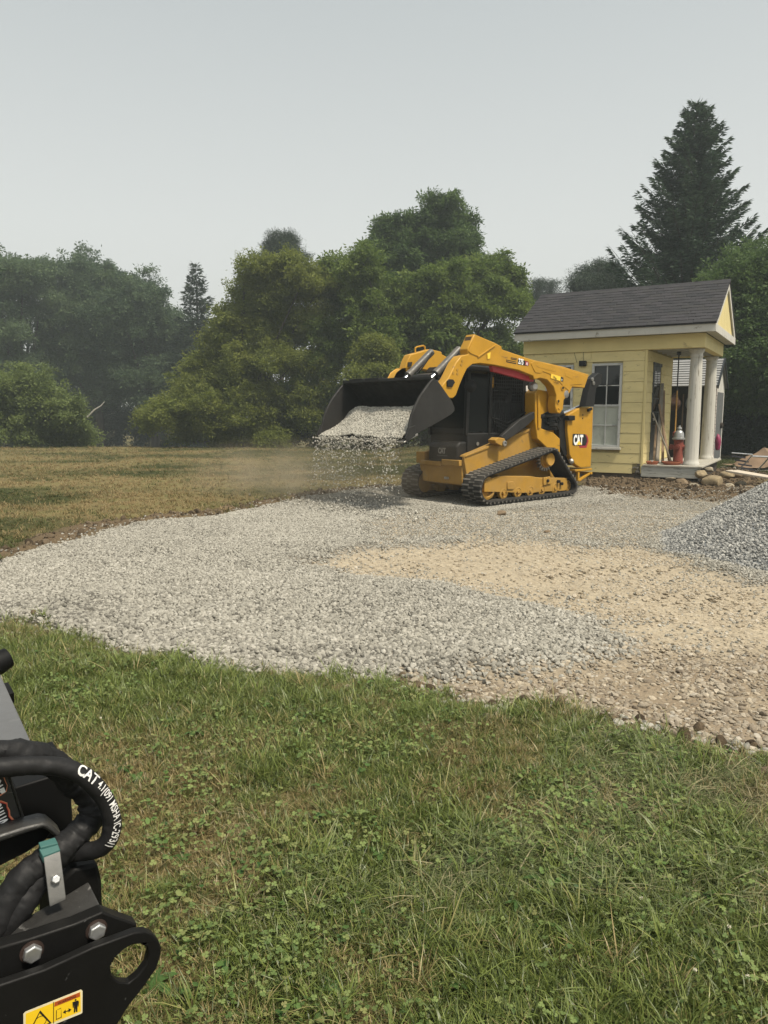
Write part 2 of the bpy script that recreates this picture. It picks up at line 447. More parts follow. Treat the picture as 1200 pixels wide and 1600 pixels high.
b('ShaderNodeOutputMaterial', {'Surface': p.outputs[0]})
ground = link('ground', gme, m); ground['kind'] = 'structure'

# ------------------------------------------------------------------ crushed stone
def stone_mesh(seed, flatness=.7, sharp=1.0, sub=2):
    bm = bmesh.new(); bmesh.ops.create_icosphere(bm, subdivisions=sub, radius=.5)
    r = random.Random(seed)
    planes = [(Vector((r.gauss(0, 1), r.gauss(0, 1), r.gauss(0, 1))).normalized(), r.uniform(.26, .44)) for _ in range(9)]
    sx, sy, sz_ = r.uniform(.9, 1.3), r.uniform(.7, 1.0), flatness * r.uniform(.8, 1.2)
    for v in bm.verts:
        for n, d in planes:
            e = v.co.dot(n) - d
            if e > 0: v.co -= n * e * sharp
        v.co = Vector((v.co.x * sx, v.co.y * sy, v.co.z * sz_)) * 1.2
    me = bpy.data.meshes.new('stone'); bm.to_mesh(me); bm.free()
    return me

def stone_mat(name, stops, rough=.9):
    m, b = new_mat(name)
    t = b('ShaderNodeAttribute', attribute_name='tint', attribute_type='INSTANCER').outputs['Fac']
    tc = b('ShaderNodeTexCoord')
    c = b.ramp(t, stops)
    c = b.mix(1.0, c, b.ramp(b.noise(tc.outputs['Object'], 5, 5, .7), [(.3, .78), (.7, 1.1)]), 'MULTIPLY')
    p = b('ShaderNodeBsdfPrincipled', {'Base Color': c, 'Roughness': rough, 'Specular IOR Level': .2,
          'Normal': b('ShaderNodeBump', {'Height': b.noise(tc.outputs['Object'], 9, 3), 'Strength': .3, 'Distance': .1}).outputs[0]})
    b('ShaderNodeOutputMaterial', {'Surface': p.outputs[0]})
    return m

STONE_M = stone_mat('pale limestone', [(0., (0.116, 0.109, 0.092)), (.25, (0.241, 0.228, 0.194)), (.6, (0.344, 0.326, 0.277)), (1., (0.465, 0.442, 0.387))])
PILE_M = stone_mat('blue grey limestone', [(0., (0.117, 0.117, 0.113)), (.3, (0.261, 0.258, 0.243)), (.7, (0.396, 0.392, 0.365)), (1., (0.540, 0.522, 0.477))])
COARSE_M = stone_mat('dusty brown stones', [(0., (0.112, 0.089, 0.065)), (.4, (0.241, 0.200, 0.149)), (.8, (0.353, 0.307, 0.237)), (1., (0.447, 0.409, 0.344))])
S_SRC = [source('stone', stone_mesh(i), STONE_M) for i in range(7)]
P_SRC = [source('stone', stone_mesh(i + 20), PILE_M) for i in range(6)]
C_SRC = [source('stone', stone_mesh(i + 40, .6, .75), COARSE_M) for i in range(6)]

def jitter(x0, x1, y0, y1, s):
    a, c = np.meshgrid(np.arange(x0, x1, s), np.arange(y0, y1, s))
    a = a.ravel() + rng.uniform(-.5, .5, a.size) * s * 1.3; c = c.ravel() + rng.uniform(-.5, .5, c.size) * s * 1.3
    return a, c

px, py = jitter(-6.3, 8.4, 2.3, 15.2, .0190)
mk = masks(px, py); pad, tan, coarse, packed, dirt, sd = mk
und = (px - PILE_C[0]) ** 2 + (py - PILE_C[1]) ** 2 < (PILE_R * .8) ** 2
u = rng.random(px.size)
edge_thin = sstep(-.35, .05, sd) * .10 * (np.abs(sd) < .5) * (sd < .08)
loose = np.maximum(pad * (1 - tan) * (1 - .55 * packed) * (1 - np.where(py > 12, .97, .6) * dirt), edge_thin + .07 * tan * (1 - coarse) * sstep(.35, .65, fbm(px * 3, py * 3, 16)) + .16 * tan * (1 - coarse) * sstep(.45, -.15, sdist(TAN, px, py) - .25) * sstep(.35, .65, fbm(px * 1.5, py * 1.5, 15)) + .25 * packed)
keep = (u < loose) & ~und
xs, ys = px[keep], py[keep]; n = len(xs)
sc = rng.uniform(.0140, .0310, n) * (1 - .22 * np.maximum(packed, tan)[keep]) * (1 + .25 * sstep(7, 4, ys))
zz = gz(xs, ys) + sc * .18
tint = np.clip(rng.beta(2.2, 2, n) + .25 * (fbm(xs * .9, ys * .9, 19) - .5) - .28 * sstep(.35, .0, np.abs(sd[keep] - .35)) * (ys < 6) * rng.random(n), 0, 1)
scatter('loose_gravel', np.stack([xs, ys, zz], 1), rng.uniform(-1, 1, (n, 3)) * np.array([.9, .9, 3.14]), sc, rng.integers(0, 7, n), tint, S_SRC)

px, py = jitter(-1, 8, 2.3, 6.6, .0185)
mk = masks(px, py); keep = (rng.random(px.size) < mk[2] * .8 * sstep(.2, .55, fbm(px * 2, py * 2, 29)))
xs, ys = px[keep], py[keep]; n = len(xs)
sc = rng.gamma(4, .0040, n) * (1 + .15 * (ys < 4)); zz = gz(xs, ys) + sc * .10
scatter('dusty_stones', np.stack([xs, ys, zz], 1), rng.uniform(-1, 1, (n, 3)) * np.array([.4, .4, 3.14]), np.clip(sc, .010, .065), rng.integers(0, 6, n), rng.beta(2.5, 2, n), C_SRC)

px, py = jitter(-2, 8, 2.4, 11.5, .030)
mk = masks(px, py); keep = (rng.random(px.size) < np.maximum(mk[1] * (.24 + .75 * sstep(.42, .66, fbm(px * 1.1, py * 2.0, 27, 5))) * (1 - .6 * mk[2]), .3 * mk[3]))
xs, ys = px[keep], py[keep]; n = len(xs); sc = rng.gamma(5, .0048, n).clip(.010, .05)
CREAM_M = stone_mat('dust covered pebbles', [(0., (.24, .195, .135)), (.4, (.34, .285, .205)), (.8, (.43, .37, .28)), (1., (.48, .43, .35))])
scatter('trodden_pebbles', np.stack([xs, ys, gz(xs, ys) + sc * .05], 1), rng.uniform(-1, 1, (n, 3)) * np.array([.4, .4, 3.14]), sc, rng.integers(0, 4, n), rng.beta(2.5, 2, n), [source('stone', stone_mesh(i + 90, .55, .9, 1), CREAM_M) for i in range(4)])

# clods and crumbs of torn soil along the dirt strip by the hut and the far sod edge
CLOD_M = stone_mat('crumbly brown soil', [(0., (.035, .026, .017)), (.5, (.085, .062, .038)), (1., (.17, .13, .085))], 1.0)
CL_SRC = [source('clod', stone_mesh(i + 60, .75, .55), CLOD_M) for i in range(4)]
px, py = jitter(-6, 9, 2.5, 19, .05)
mk = masks(px, py); keep = rng.random(px.size) < mk[4] * .55
xs, ys = px[keep], py[keep]; n = len(xs); sc = rng.gamma(2, .014, n).clip(.010, .11)
scatter('soil_clods', np.stack([xs, ys, gz(xs, ys)], 1), rng.uniform(-3, 3, (n, 3)), sc, rng.integers(0, 4, n), rng.beta(2, 2, n), CL_SRC)

# the grey heap on the right
gp = empty('gravel_pile', (PILE_C[0], PILE_C[1], 0), 0, 'large heap of blue grey crushed stone at the right edge of the pad', 'gravel pile')
a = np.linspace(-2.7, 2.7, 61); Xp, Yp = np.meshgrid(a, a)
zp = np.maximum(pile_z(Xp.ravel() + PILE_C[0], Yp.ravel() + PILE_C[1]), -.25)
ii = (np.arange(60)[:, None] * 61 + np.arange(60)[None, :]).ravel()
link('mound', np_mesh('mound', np.stack([Xp.ravel(), Yp.ravel(), zp], 1), np.stack([ii, ii + 1, ii + 62, ii + 61], 1), smooth=True),
     pmat('heap core', (.16, .165, .165), .95, 0, .3, 20, .5, 60), gp)
px, py = jitter(-2.6, 2.6, -2.6, 2.6, .0205)
pz = pile_z(px + PILE_C[0], py + PILE_C[1]); keep = pz > -.02
px, py, pz = px[keep], py[keep], pz[keep]; n = len(px)
sc = rng.uniform(.017, .036, n)
scatter('stones', np.stack([px, py, pz + sc * .15], 1), rng.uniform(-1, 1, (n, 3)) * np.array([1.3, 1.3, 3.14]), sc, rng.integers(0, 6, n), rng.beta(2, 2.2, n), P_SRC, gp)

# ------------------------------------------------------------------ lawn
def blade_tuft(seed, n, h0, h1, spread, lean, wid=.0042, flop=.0):
    r = random.Random(seed); vs = []; fs = []; bl = []
    for i in range(n):
        a = r.uniform(0, 6.283); d = r.uniform(0, spread); x, y = d * math.cos(a), d * math.sin(a)
        h = r.uniform(h0, h1); L = r.uniform(.25, 1.0) * lean; aa = a + r.uniform(-1.2, 1.2); w_ = wid * r.uniform(.6, 1.3); k = r.random()
        dx, dy = math.cos(aa), math.sin(aa); sx, sy = -dy * w_ / 2, dx * w_ / 2; b0 = len(vs)
        for j, t in enumerate((0, .4, .75)):
            c_ = L * t * t * h * 1.1; zz = h * (t - flop * t * t * .8)
            ww = (1, .85, .5)[j]
            vs += [(x + dx * c_ + sx * ww, y + dy * c_ + sy * ww, zz), (x + dx * c_ - sx * ww, y + dy * c_ - sy * ww, zz)]
        vs.append((x + dx * L * h * 1.15, y + dy * L * h * 1.15, h * (1 - flop * .9)))
        fs += [(b0, b0 + 1, b0 + 3, b0 + 2), (b0 + 2, b0 + 3, b0 + 5, b0 + 4), (b0 + 4, b0 + 5, b0 + 6)]; bl += [k] * 7
    me = bpy.data.meshes.new('tuft'); me.from_pydata(vs, [], fs)
    me.attributes.new('bl', 'FLOAT', 'POINT').data.foreach_set('value', bl)
    me.polygons.foreach_set('use_smooth', [True] * len(me.polygons)); me.update()
    return me

def leaf_cluster(seed, n, r0, r1, h, leaflets=3, spread=.05, shape=0):
    r = random.Random(seed); vs = []; fs = []; bl = []
    for i in range(n):
        a = r.uniform(0, 6.283); d = spread * math.sqrt(r.random()); x, y, z = d * math.cos(a), d * math.sin(a), h * r.uniform(.5, 1.1)
        rad = r.uniform(r0, r1); k = r.random(); tx, ty = r.uniform(-.35, .35), r.uniform(-.35, .35); ph = r.uniform(0, 6.283)
        for l in range(leaflets):
            t = ph + l * 6.283 / leaflets; b0 = len(vs)
            if shape == 0: out = [(0, 0), (.55, -.42), (1.05, -.46), (1.35, 0), (1.05, .46), (.55, .42)]
            else: out = [(0, 0), (.5, -.30), (1.2, -.38), (2.1, -.2), (2.5, 0), (2.1, .2), (1.2, .38), (.5, .30)]
            for (p_, q_) in out:
                X_, Y_ = p_ * rad, q_ * rad * (1.6 if shape == 0 else 1.2)
                wx_, wy_ = x + X_ * math.cos(t) - Y_ * math.sin(t), y + X_ * math.sin(t) + Y_ * math.cos(t)
                vs.append((wx_, wy_, z + (wx_ - x) * tx + (wy_ - y) * ty + (abs(q_) * .5 * rad if shape else 0) - (.12 * rad * p_ * p_ if shape else 0))); bl.append(k)
            fs.append(tuple(range(b0, len(vs))))
        vs += [(x - .0006, y, 0), (x + .0006, y, 0), (x, y, z)]; fs.append((len(vs) - 3, len(vs) - 2, len(vs) - 1)); bl += [k] * 3
    me = bpy.data.meshes.new('clover'); me.from_pydata(vs, [], fs)
    me.attributes.new('bl', 'FLOAT', 'POINT').data.foreach_set('value', bl); me.update()
    return me

def leaf_mat(name, lo, hi, dry_lo, dry_hi, trans=.3, instancer=True, rough=.55, spec=.25):
    m, b = new_mat(name)
    bl = b('ShaderNodeAttribute', attribute_name='bl').outputs['Fac']
    dry = b('ShaderNodeAttribute', attribute_name='tint', attribute_type='INSTANCER').outputs['Fac']
    g_ = b.mix(bl, lo, hi); d_ = b.mix(bl, dry_lo, dry_hi)
    f = b.math('ADD', dry, b.math('MULTIPLY', b.math('SUBTRACT', bl, .5), .5), True)
    c = b.mix(b.ramp(f, [(.35, 0.), (.75, 1.)]), g_, d_)
    p = b('ShaderNodeBsdfPrincipled', {'Base Color': c, 'Roughness': rough, 'Specular IOR Level': spec})
    t = b('ShaderNodeBsdfTranslucent', {'Color': c})
    b('ShaderNodeOutputMaterial', {'Surface': b('ShaderNodeMixShader', {0: trans, 1: p.outputs[0], 2: t.outputs[0]}).outputs[0]})
    return m

GRASS_M = leaf_mat('grass blade', (.038, .062, .011), (.225, .275, .066), (.13, .095, .036), (.40, .315, .15), .3, True, .42, .45)
PALE_M = leaf_mat('bruised grey green blade', (.085, .112, .042), (.20, .23, .10), (.20, .17, .085), (.42, .36, .22))
CLOVER_M = leaf_mat('clover leaf', (.070, .118, .032), (.21, .27, .088), (.12, .13, .04), (.24, .23, .09), .25)
WEED_M = leaf_mat('broad weed leaf', (.035, .085, .02), (.12, .19, .05), (.12, .15, .04), (.22, .25, .09), .25)
G_SRC = [source('tuft', blade_tuft(i, 18, .025, .055, .022, 1.1, .0036), GRASS_M) for i in range(4)] + \
        [source('tuft', blade_tuft(i + 10, 14, .03, .062, .026, 1.7, .0036, .45), GRASS_M) for i in range(3)] + \
        [source('tuft', blade_tuft(i + 20, 15, .03, .066, .03, 2.2, .0036, .7), PALE_M) for i in range(3)] + \
        [source('tuft', blade_tuft(30, 9, .06, .12, .02, .8, .004, .15), GRASS_M)]

def in_lawn(x, y):
    sd_ = sdist(PAD, x + (fbm(x * 2.2, y * 2.2, 5) - .5) * .35, y + (fbm(x * 2.2, y * 2.2, 9) - .5) * .35)
    return sd_

px, py = jitter(-6.5, 6.0, .7, 6.6, .0205)
vis = (np.abs(px) < py * .60 + 2.3) & ((np.abs(px) < py * .60 + .6) | (rng.random(px.size) < .55))
px, py = px[vis], py[vis]
sd_ = in_lawn(px, py); u = rng.random(px.size)
edge = sstep(.10, -.16, sd_)
dirtm = masks(px, py)[4]
keep = (u < edge * (1 - .85 * dirtm) * np.where(py > 5, .75, 1)) & ~((px > 6) & (py > 3.4))
xs, ys = px[keep], py[keep]; n = len(xs)
dry = dryness(xs, ys)
pale = .8 * sstep(.50, .66, fbm(xs * .9 + 7, ys * .9, 97, 4)) * sstep(-.9, .1, xs) * sstep(3.9, 3.2, ys) * sstep(1.75, 2.1, ys)
idx = np.where(rng.random(n) < pale * .85, rng.integers(7, 10, n), np.where(rng.random(n) < .42, rng.integers(4, 7, n), rng.integers(0, 4, n)))
tall = (rng.random(n) < .035 + .16 * sstep(-.30, -.02, in_lawn(xs, ys))) & (dry < .55)
idx = np.where(tall, 10, idx)
sc = rng.uniform(.6, 1.25, n) * (1.05 - .35 * dry) * (.75 + .5 * fbm(xs * 3, ys * 3, 99))
rot = np.stack([rng.normal(0, .25, n), rng.normal(0, .25, n), np.where(pale > .4, rng.normal(.6, .9, n), rng.uniform(0, 6.28, n))], 1)
scatter('lawn_grass', np.stack([xs, ys, gz(xs, ys) - .004], 1), rot, sc, idx, np.clip(dry + rng.normal(0, .26, n), 0, 1), G_SRC)

px, py = jitter(-5.5, 5.5, .8, 5.6, .05)
sd_ = in_lawn(px, py); pc = np.maximum(sstep(.50, .60, fbm(px * 1.3 + 11, py * 1.3, 101, 4)), .8 * sstep(.9, .3, np.hypot((px + .25) / 1.1, (py - 3.25) / .6)))
keep = (sd_ < -.1) & (rng.random(px.size) < .07 + .55 * pc) & (np.abs(px) < py * .6 + 1.8)
xs, ys = px[keep], py[keep]; n = len(xs)
K_SRC = [source('clover', leaf_cluster(i, 8, .0038, .0066, .042, 3, .045), CLOVER_M) for i in range(4)] + \
        [source('clover', leaf_cluster(i + 9, 4, .008, .014, .04, 1, .03, 0), WEED_M) for i in range(2)] + \
        [source('clover', leaf_cluster(i + 19, 1, .012, .02, .02, 6, .0, 1), WEED_M) for i in range(2)]
idx = np.where(rng.random(n) < .76, rng.integers(0, 4, n), np.where(rng.random(n) < .8, rng.integers(4, 6, n), rng.integers(6, 8, n)))
scatter('clover', np.stack([xs, ys, gz(xs, ys)], 1), np.stack([rng.normal(0, .15, n), rng.normal(0, .15, n), rng.uniform(0, 6.28, n)], 1),
        rng.uniform(.7, 1.35, n), idx, np.clip(rng.normal(.15, .18, n) + .25 * dryness(xs, ys), 0, 1), K_SRC)

# clover flower heads
mb = MB()
for k in range(26):
    a = k * 2.4; zz = 1 - 2 * (k + .5) / 26; r_ = math.sqrt(1 - zz * zz); d = Vector((r_ * math.cos(a), r_ * math.sin(a), zz)); s_ = d.orthogonal().normalized() * .0022
    mb.add([d * .002 - s_, d * .002 + s_, d * .0085 + s_ * .6, d * .0095, d * .0085 - s_ * .6], [(0, 1, 2, 3, 4)])
mb.v = [(x, y, z + .055) for x, y, z in mb.v]
fm = mb.mesh('flower', False, False)
FLOWER_M = pmat('white clover flower', (.62, .58, .47), .8, 0, .1, 80)
mb = MB().tube([(0, 0, 0), (.002, 0, .03), (0, 0, .05)], .0008, 5)
px, py = rng.uniform(-1.6, 2.4, 520), rng.uniform(1.2, 4.2, 520)
w_ = (sstep(.5, 1.2, px) * sstep(3.2, 2.4, py) * .8 + .015) * sstep(.42, .56, fbm(px * 1.6, py * 1.6, 103))
keep = (rng.random(520) < w_) & (in_lawn(px, py) < -.2)
px, py = px[keep], py[keep]; n = len(px)
scatter('clover_flowers', np.stack([px, py, gz(px, py) + .0], 1), rng.normal(0, .25, (n, 3)), rng.uniform(.55, .95, n), np.zeros(n), np.zeros(n), [source('flower', fm, FLOWER_M)])

# short parched turf of the field beyond
FIELD_M = leaf_mat('parched field blade', (0.043, 0.059, 0.014), (0.094, 0.111, 0.032), (0.166, 0.111, 0.047), (0.331, 0.252, 0.122))
F_SRC = [source('tuft', blade_tuft(i + 50, 14, .03, .075, .07, 1.2, .009, .3), FIELD_M) for i in range(4)]
A_ = []
for (y0, y1, s_) in ((5.2, 9, .07), (9, 14, .10), (14, 22, .16), (22, 36, .24)):
    a_, c_ = jitter(-.62 * y1 - 1, .2 * y1 + 2.5, y0, y1, s_); A_.append(np.stack([a_, c_, np.full(a_.size, s_)], 1))
a_, c_ = jitter(6.5, 14, 15.5, 27, .12); A_.append(np.stack([a_, c_, np.full(a_.size, .12)], 1))
A_ = np.concatenate(A_); px, py, ss = A_.T
mk = masks(px, py)
hut_in = (px > 2.0) & (px < 9.2) & (py > 14.5) & (py < 24)
keep = (mk[5] < .0) & (mk[4] < .5) & ((py > 6.4) | (px < -2.6)) & (rng.random(px.size) < .8) & ~(hut_in & (px < 8.3))
px, py, ss = px[keep], py[keep], ss[keep]; n = len(px)
lip = sstep(-.5, -.1, mk[5][keep]) * (py < 14)
scatter('field_grass', np.stack([px, py, gz(px, py) - .005], 1), np.stack([rng.normal(0, .2, n), rng.normal(0, .2, n), rng.uniform(0, 6.28, n)], 1),
        rng.uniform(.6, 1.2, n) * (.8 + 2.2 * ss) * (1 + .7 * lip * rng.random(n)), rng.integers(0, 4, n), np.clip(dryness(px, py) + (fbm(px * .9, py * 1.6, 107) - .5) * .8 + rng.normal(0, .2, n), 0, 1), F_SRC)

# ------------------------------------------------------------------ compact track loader
YEL = pmat('loader yellow paint', (.44, .225, .006), .45, 0, .14, 3, .05, 90, dust=.20, dcol=(.30, .215, .10), spec=.35, col2=(.20, .105, .025), c2amt=-.06, c2scale=4.5)
YELD = pmat('dusty loader yellow', (.37, .195, .014), .7, 0, .18, 4, .1, 60, dust=.62, dcol=(.27, .20, .115), spec=.25, col2=(.16, .105, .05), c2amt=.0, c2scale=4)
BLK = pmat('loader black paint', (.010, .010, .010), .5, 0, .3, 4, .05, 80, dust=.06, dcol=(.12, .11, .09), spec=.2)
BLKD = pmat('dusty worn black steel', (.015, .015, .015), .55, .0, .4, 5, .12, 50, dust=.16, dcol=(.15, .135, .115), spec=.22)
RUB = pmat('dusty lit lug rubber', (.030, .029, .028), .9, 0, .3, 6, .2, 60, dust=.85, dcol=(.27, .25, .215), spec=.2)  # dust made paler so the lugs look lit against the belt
GRY = pmat('grey cylinder paint', (.055, .058, .06), .45, 0, .2, 6, .05, 60, dust=.3)
CHR = flat('chrome rod', (.75, .75, .75), .18, 1.0)
STL = pmat('worn bare steel', (.34, .33, .31), .42, .8, .25, 12, .1, 90, dust=.2)
GLS = flat('dark cab glass', (.006, .007, .007), .22, 0, .10)
INT = flat('cab interior plastic', (.02, .02, .021), .7)
RED = pmat('red service brace', (.42, .018, .03), .5, 0, .12, 8, dust=.15)
WHT = flat('white decal', (.80, .80, .78), .5)
DBL = flat('black decal', (.01, .01, .01), .45)
DRED = flat('dark red decal', (.30, .02, .035), .5)
DYEL = flat('yellow decal', (.85, .55, .05), .5)

ld = empty('track_loader', (1.0152, 12.7156, .02), math.pi + R(40),
           'yellow compact track loader tipping gravel from its raised black bucket', 'track loader')

# --- tracks: the belt runs round three circles
def belt_path():
    pts = []
    for cx, cz, r in ((-.15, .25, .275), (-2.40, .135, .155), (-1.80, .66, .215)):
        for k in range(64):
            a = 2 * math.pi * k / 64; pts.append((cx + r * math.cos(a), cz + r * math.sin(a)))
    pts = sorted(set(pts)); cr = lambda o, a, b_: (a[0] - o[0]) * (b_[1] - o[1]) - (a[1] - o[1]) * (b_[0] - o[0])
    lo = []
    for p in pts:
        while len(lo) > 1 and cr(lo[-2], lo[-1], p) <= 0: lo.pop()
        lo.append(p)
    up = []
    for p in reversed(pts):
        while len(up) > 1 and cr(up[-2], up[-1], p) <= 0: up.pop()
        up.append(p)
    loop = np.array(lo[:-1] + up[:-1])
    seg = np.linalg.norm(np.roll(loop, -1, 0) - loop, axis=1); s = np.concatenate([[0], np.cumsum(seg)])
    L = s[-1]; ext = np.vstack([loop, loop[:1]])
    def at(t):
        t = np.mod(t, L); q = np.array([np.interp(t, s, ext[:, 0]), np.interp(t, s, ext[:, 1])])
        t2 = np.mod(t + .02, L); q2 = np.array([np.interp(t2, s, ext[:, 0]), np.interp(t2, s, ext[:, 1])])
        d = (q2 - q) / (np.linalg.norm(q2 - q) + 1e-9); return q, d
    return L, at
BL, bat = belt_path()
N_L = 62
RUBD = pmat('gap shade belt rubber', (.012, .012, .012), .85, 0, .3, 6, .2, 60, dust=.25, dcol=(.17, .155, .13), spec=.15)  # belt rubber darkened to paint the shade in the gaps between lugs
lug = MB()
for y0, y1, dx in ((-.210, -.05, -.010), (.05, .210, -.010), (-.06, .06, .038)):
    lug.prism([(-.022 + dx, -.02), (.022 + dx, -.02), (.013 + dx, .022), (-.013 + dx, .022)], y0, y1)
lug_me = lug.mesh('lug')
for sy in (1, -1):
    yc = sy * .760
    n = 150; ins, outs = [], []
    g = MB(); g_rows = []
    for k in range(n):
        q, d = bat(BL * k / n); nn = np.array([d[1], -d[0]])
        o_, i_ = q - nn * .018, q - nn * .074
        g_rows.append([(o_[0], yc - .20, o_[1]), (o_[0] + nn[0] * .006, yc - .185, o_[1] + nn[1] * .006), (o_[0] + nn[0] * .006, yc + .185, o_[1] + nn[1] * .006),
                       (o_[0], yc + .20, o_[1]), (o_[0] - nn[0] * .03, yc + .212, o_[1] - nn[1] * .03), (i_[0], yc + .20, i_[1]), (i_[0], yc - .20, i_[1]), (o_[0] - nn[0] * .03, yc - .212, o_[1] - nn[1] * .03)])
    vs = [p for r_ in g_rows for p in r_]
    fs = [(k * 8 + j, k * 8 + (j + 1) % 8, ((k + 1) % n) * 8 + (j + 1) % 8, ((k + 1) % n) * 8 + j) for k in range(n) for j in range(8)]
    belt = g.add(vs, fs).build('track_belt', RUBD, ld)
    for k in range(N_L):
        q, d = bat(BL * (k + .3) / N_L); nn = np.array([d[1], -d[0]])
        lo_ = link('lug', lug_me, RUB, belt)
        M_ = Matrix(((d[0], 0, nn[0], q[0] - nn[0] * .03), (0, 1, 0, yc), (d[1], 0, nn[1], q[1] - nn[1] * .03), (0, 0, 0, 1)))
        lo_.matrix_local = M_
    oy = yc + sy * .11
    fr_ = MB().prism([(-0.074,0.367),(-0.146,0.387),(-0.439,0.440),(-1.292,0.382),(-1.500,0.344),(-2.302,0.298),(-2.327,0.088),(-2.247,0.066),(-2.069,0.067),(-1.989,0.094),(-1.938,0.076),(-1.469,0.093),(-1.304,0.083),(-0.365,0.169),(-0.072,0.190)], yc - sy * .02, yc + sy * .135)
    fr_.prism([(-0.624,0.324),(-0.778,0.327),(-0.839,0.247),(-0.783,0.186),(-0.628,0.197)], yc + sy * .13, yc + sy * .155)
    fr_.prism([(-1.583,0.345),(-1.773,0.355),(-1.822,0.224),(-1.589,0.206)], yc + sy * .13, yc + sy * .16)
    fo = fr_.build('track_frame', YELD, ld, .008)
    for (x_, z_) in [(-1.691,0.285),(-2.016,0.252),(-2.106,0.206)]:
        MB().lathe([(.0, .125), (.028, .125), (.028, .185), (.0, .188)], (x_, yc, z_), 10, (0, sy, 0)).build('bolt', BLK, fo)
    wp = [(.02, -.17), (.10, -.17), (.10, -.07), (.045, -.06), (.045, .06), (.10, .07), (.10, .13), (.07, .14), (.065, .10), (.03, .10), (.025, .15), (.0, .15)]
    for x_ in (-.56, -.93, -1.26, -1.58, -1.95):
        MB().lathe(wp, (x_, yc, .135), 18, (0, sy, 0)).build('roller', YELD, ld)
    MB().lathe([(.03, -.12), (.19, -.12), (.19, -.04), (.12, -.03), (.12, .03), (.19, .04), (.19, .12), (.15, .13), (.14, .07), (.05, .07), (.045, .12), (0, .12)], (-.17, yc, .245), 28, (0, sy, 0)).build('front_idler', YELD, ld)
    MB().lathe([(.03, -.10), (.10, -.10), (.10, .10), (.07, .11), (.065, .07), (.03, .07), (.03, .11), (0, .11)], (-2.37, yc, .15), 24, (0, sy, 0)).build('rear_idler', YELD, ld)
    sp = MB(); pl = []
    for k in range(36):
        a = 2 * math.pi * k / 36; r_ = .215 if k % 2 == 0 else .165
        pl += [(-1.80 + r_ * math.cos(a - .05), .655 + r_ * math.sin(a - .05)), (-1.80 + r_ * math.cos(a + .05), .655 + r_ * math.sin(a + .05))]
    sp.prism(pl, yc - .03, yc + .03)
    so = sp.build('sprocket', STL, ld)
    MB().lathe([(0, .0), (.16, .0), (.15, .05), (.125, .06), (.12, .13), (.105, .145), (.09, .135), (.0, .13)], (-1.80, yc, .655), 24, (0, sy, 0)).build('hub', YELD, so)

# --- chassis
ch = MB()
ch.prism([(-.06, .26), (.02, .30), (.02, .63), (-.30, .70), (-2.4, .95), (-2.75, .55), (-2.75, .30), (-2.45, .24)], -.50, .50)
ch.build('chassis', YELD, ld, .012)
cb = MB()
for sy in (1, -1):
    cb.prism([(0.059,0.701),(0.054,0.762),(-0.305,0.869),(-0.753,0.967),(-1.063,1.044),(-1.463,1.149),(-1.836,1.250),(-2.141,1.197),(-2.500,1.165),(-2.529,0.606)] + [(-2.2, .62), (-1.2, .50), (.0, .46)], sy * .50, sy * .56)
cb.build('side_panel', YELD, ld, .008)
tb = MB()
tb.prism([(0.053,0.752),(0.036,0.781),(-0.753,0.988),(-1.062,1.063),(-1.835,1.272),(-1.879,1.239),(-1.064,1.011),(-0.754,0.936)], .44, .58)
tb.build('top_rail', YELD, ld, .006)
fp = MB().bb(.02, .05, -.44, .50, .29, .62).bb(.03, .10, -.46, .04, .58, .66).bb(.03, .12, .08, .50, .60, .70).bb(-.2, .06, -.62, -.42, .60, .80)
fp.build('front_plate', YELD, ld, .01)
MB().bb(.045, .075, .10, .20, .36, .40).build('tie_down', STL, ld, .004); MB().bb(.045, .06, -.38, -.3, .3, .5).build('cover_plate', YELD, ld, .004)
sb = MB().prism([(.10, .66), (.10, .93), (.02, 1.0), (-.6, 1.0), (-.6, .66)], -.26, .42).build('step_box', BLK, ld, .03)
# small plain emblem on the step box
lettering('CAT', .125, (.102, -.02, .80), (0, 1, 0), (0, 0, 1), flat('grey step lettering', (.34, .33, .31), .6), sb, bold=.006, sx=.72, extrude=.001)
MB().bb(.101, .103, -.04, .20, .755, .765).build('nameplate', flat('dim plate', (.12, .12, .11), .6), sb)
MB().lathe([(0, 0), (.032, 0), (.032, .008), (0, .008)], (-.35, .47, .96), 14, (0, 1, 0)).build('oval_badge', STL, ld)

# --- cab
cab = MB()
cab.bb(-1.85, -.12, -.455, .455, .66, 1.14)
co = cab.build('cab_body', BLK, ld, .02)
MB().prism([(.0, 2.17), (-.10, 2.27), (-1.80, 2.24), (-1.86, 2.15)], -.50, .50).build('cab_roof', BLK, ld, .03)
for (xa, za), (xb, zb), w_ in (((-.10, 1.10), (-.14, 2.20), .07), ((-.66, 1.1), (-.70, 2.18), .06), ((-1.62, 1.1), (-1.60, 2.16), .16)):
    for sy in (1, -1):
        MB().bar((xa, sy * .43, za), (xb, sy * .43, zb), .06, w_, (1, 0, 0)).build('cab_post', BLK, ld, .01)
MB().bb(-.16, -.10, -.42, .42, 1.12, 1.22).build('door_frame', BLK, ld, .01); MB().bb(-.16, -.10, -.42, .42, 2.08, 2.18).build('door_frame', BLK, ld, .01)
MB().bb(-.135, -.125, -.40, .40, 1.22, 2.08).build('door_glass', GLS, ld)
MB().bb(-1.70, -1.69, -.40, .40, 1.3, 2.15).build('rear_glass', GLS, ld)
MB().bb(-.64, -.16, .415, .425, 1.16, 2.14).build('side_glass', GLS, ld)
MB().bb(-1.54, -.70, .40, .408, 1.10, 1.66).build('side_cover', BLK, ld)
st = MB(); st.prism([(-.9, 1.15), (-1.35, 1.15), (-1.52, 1.9), (-1.42, 1.95), (-1.25, 1.32), (-.9, 1.28)], -.24, .24); st.build('seat', INT, ld, .03)
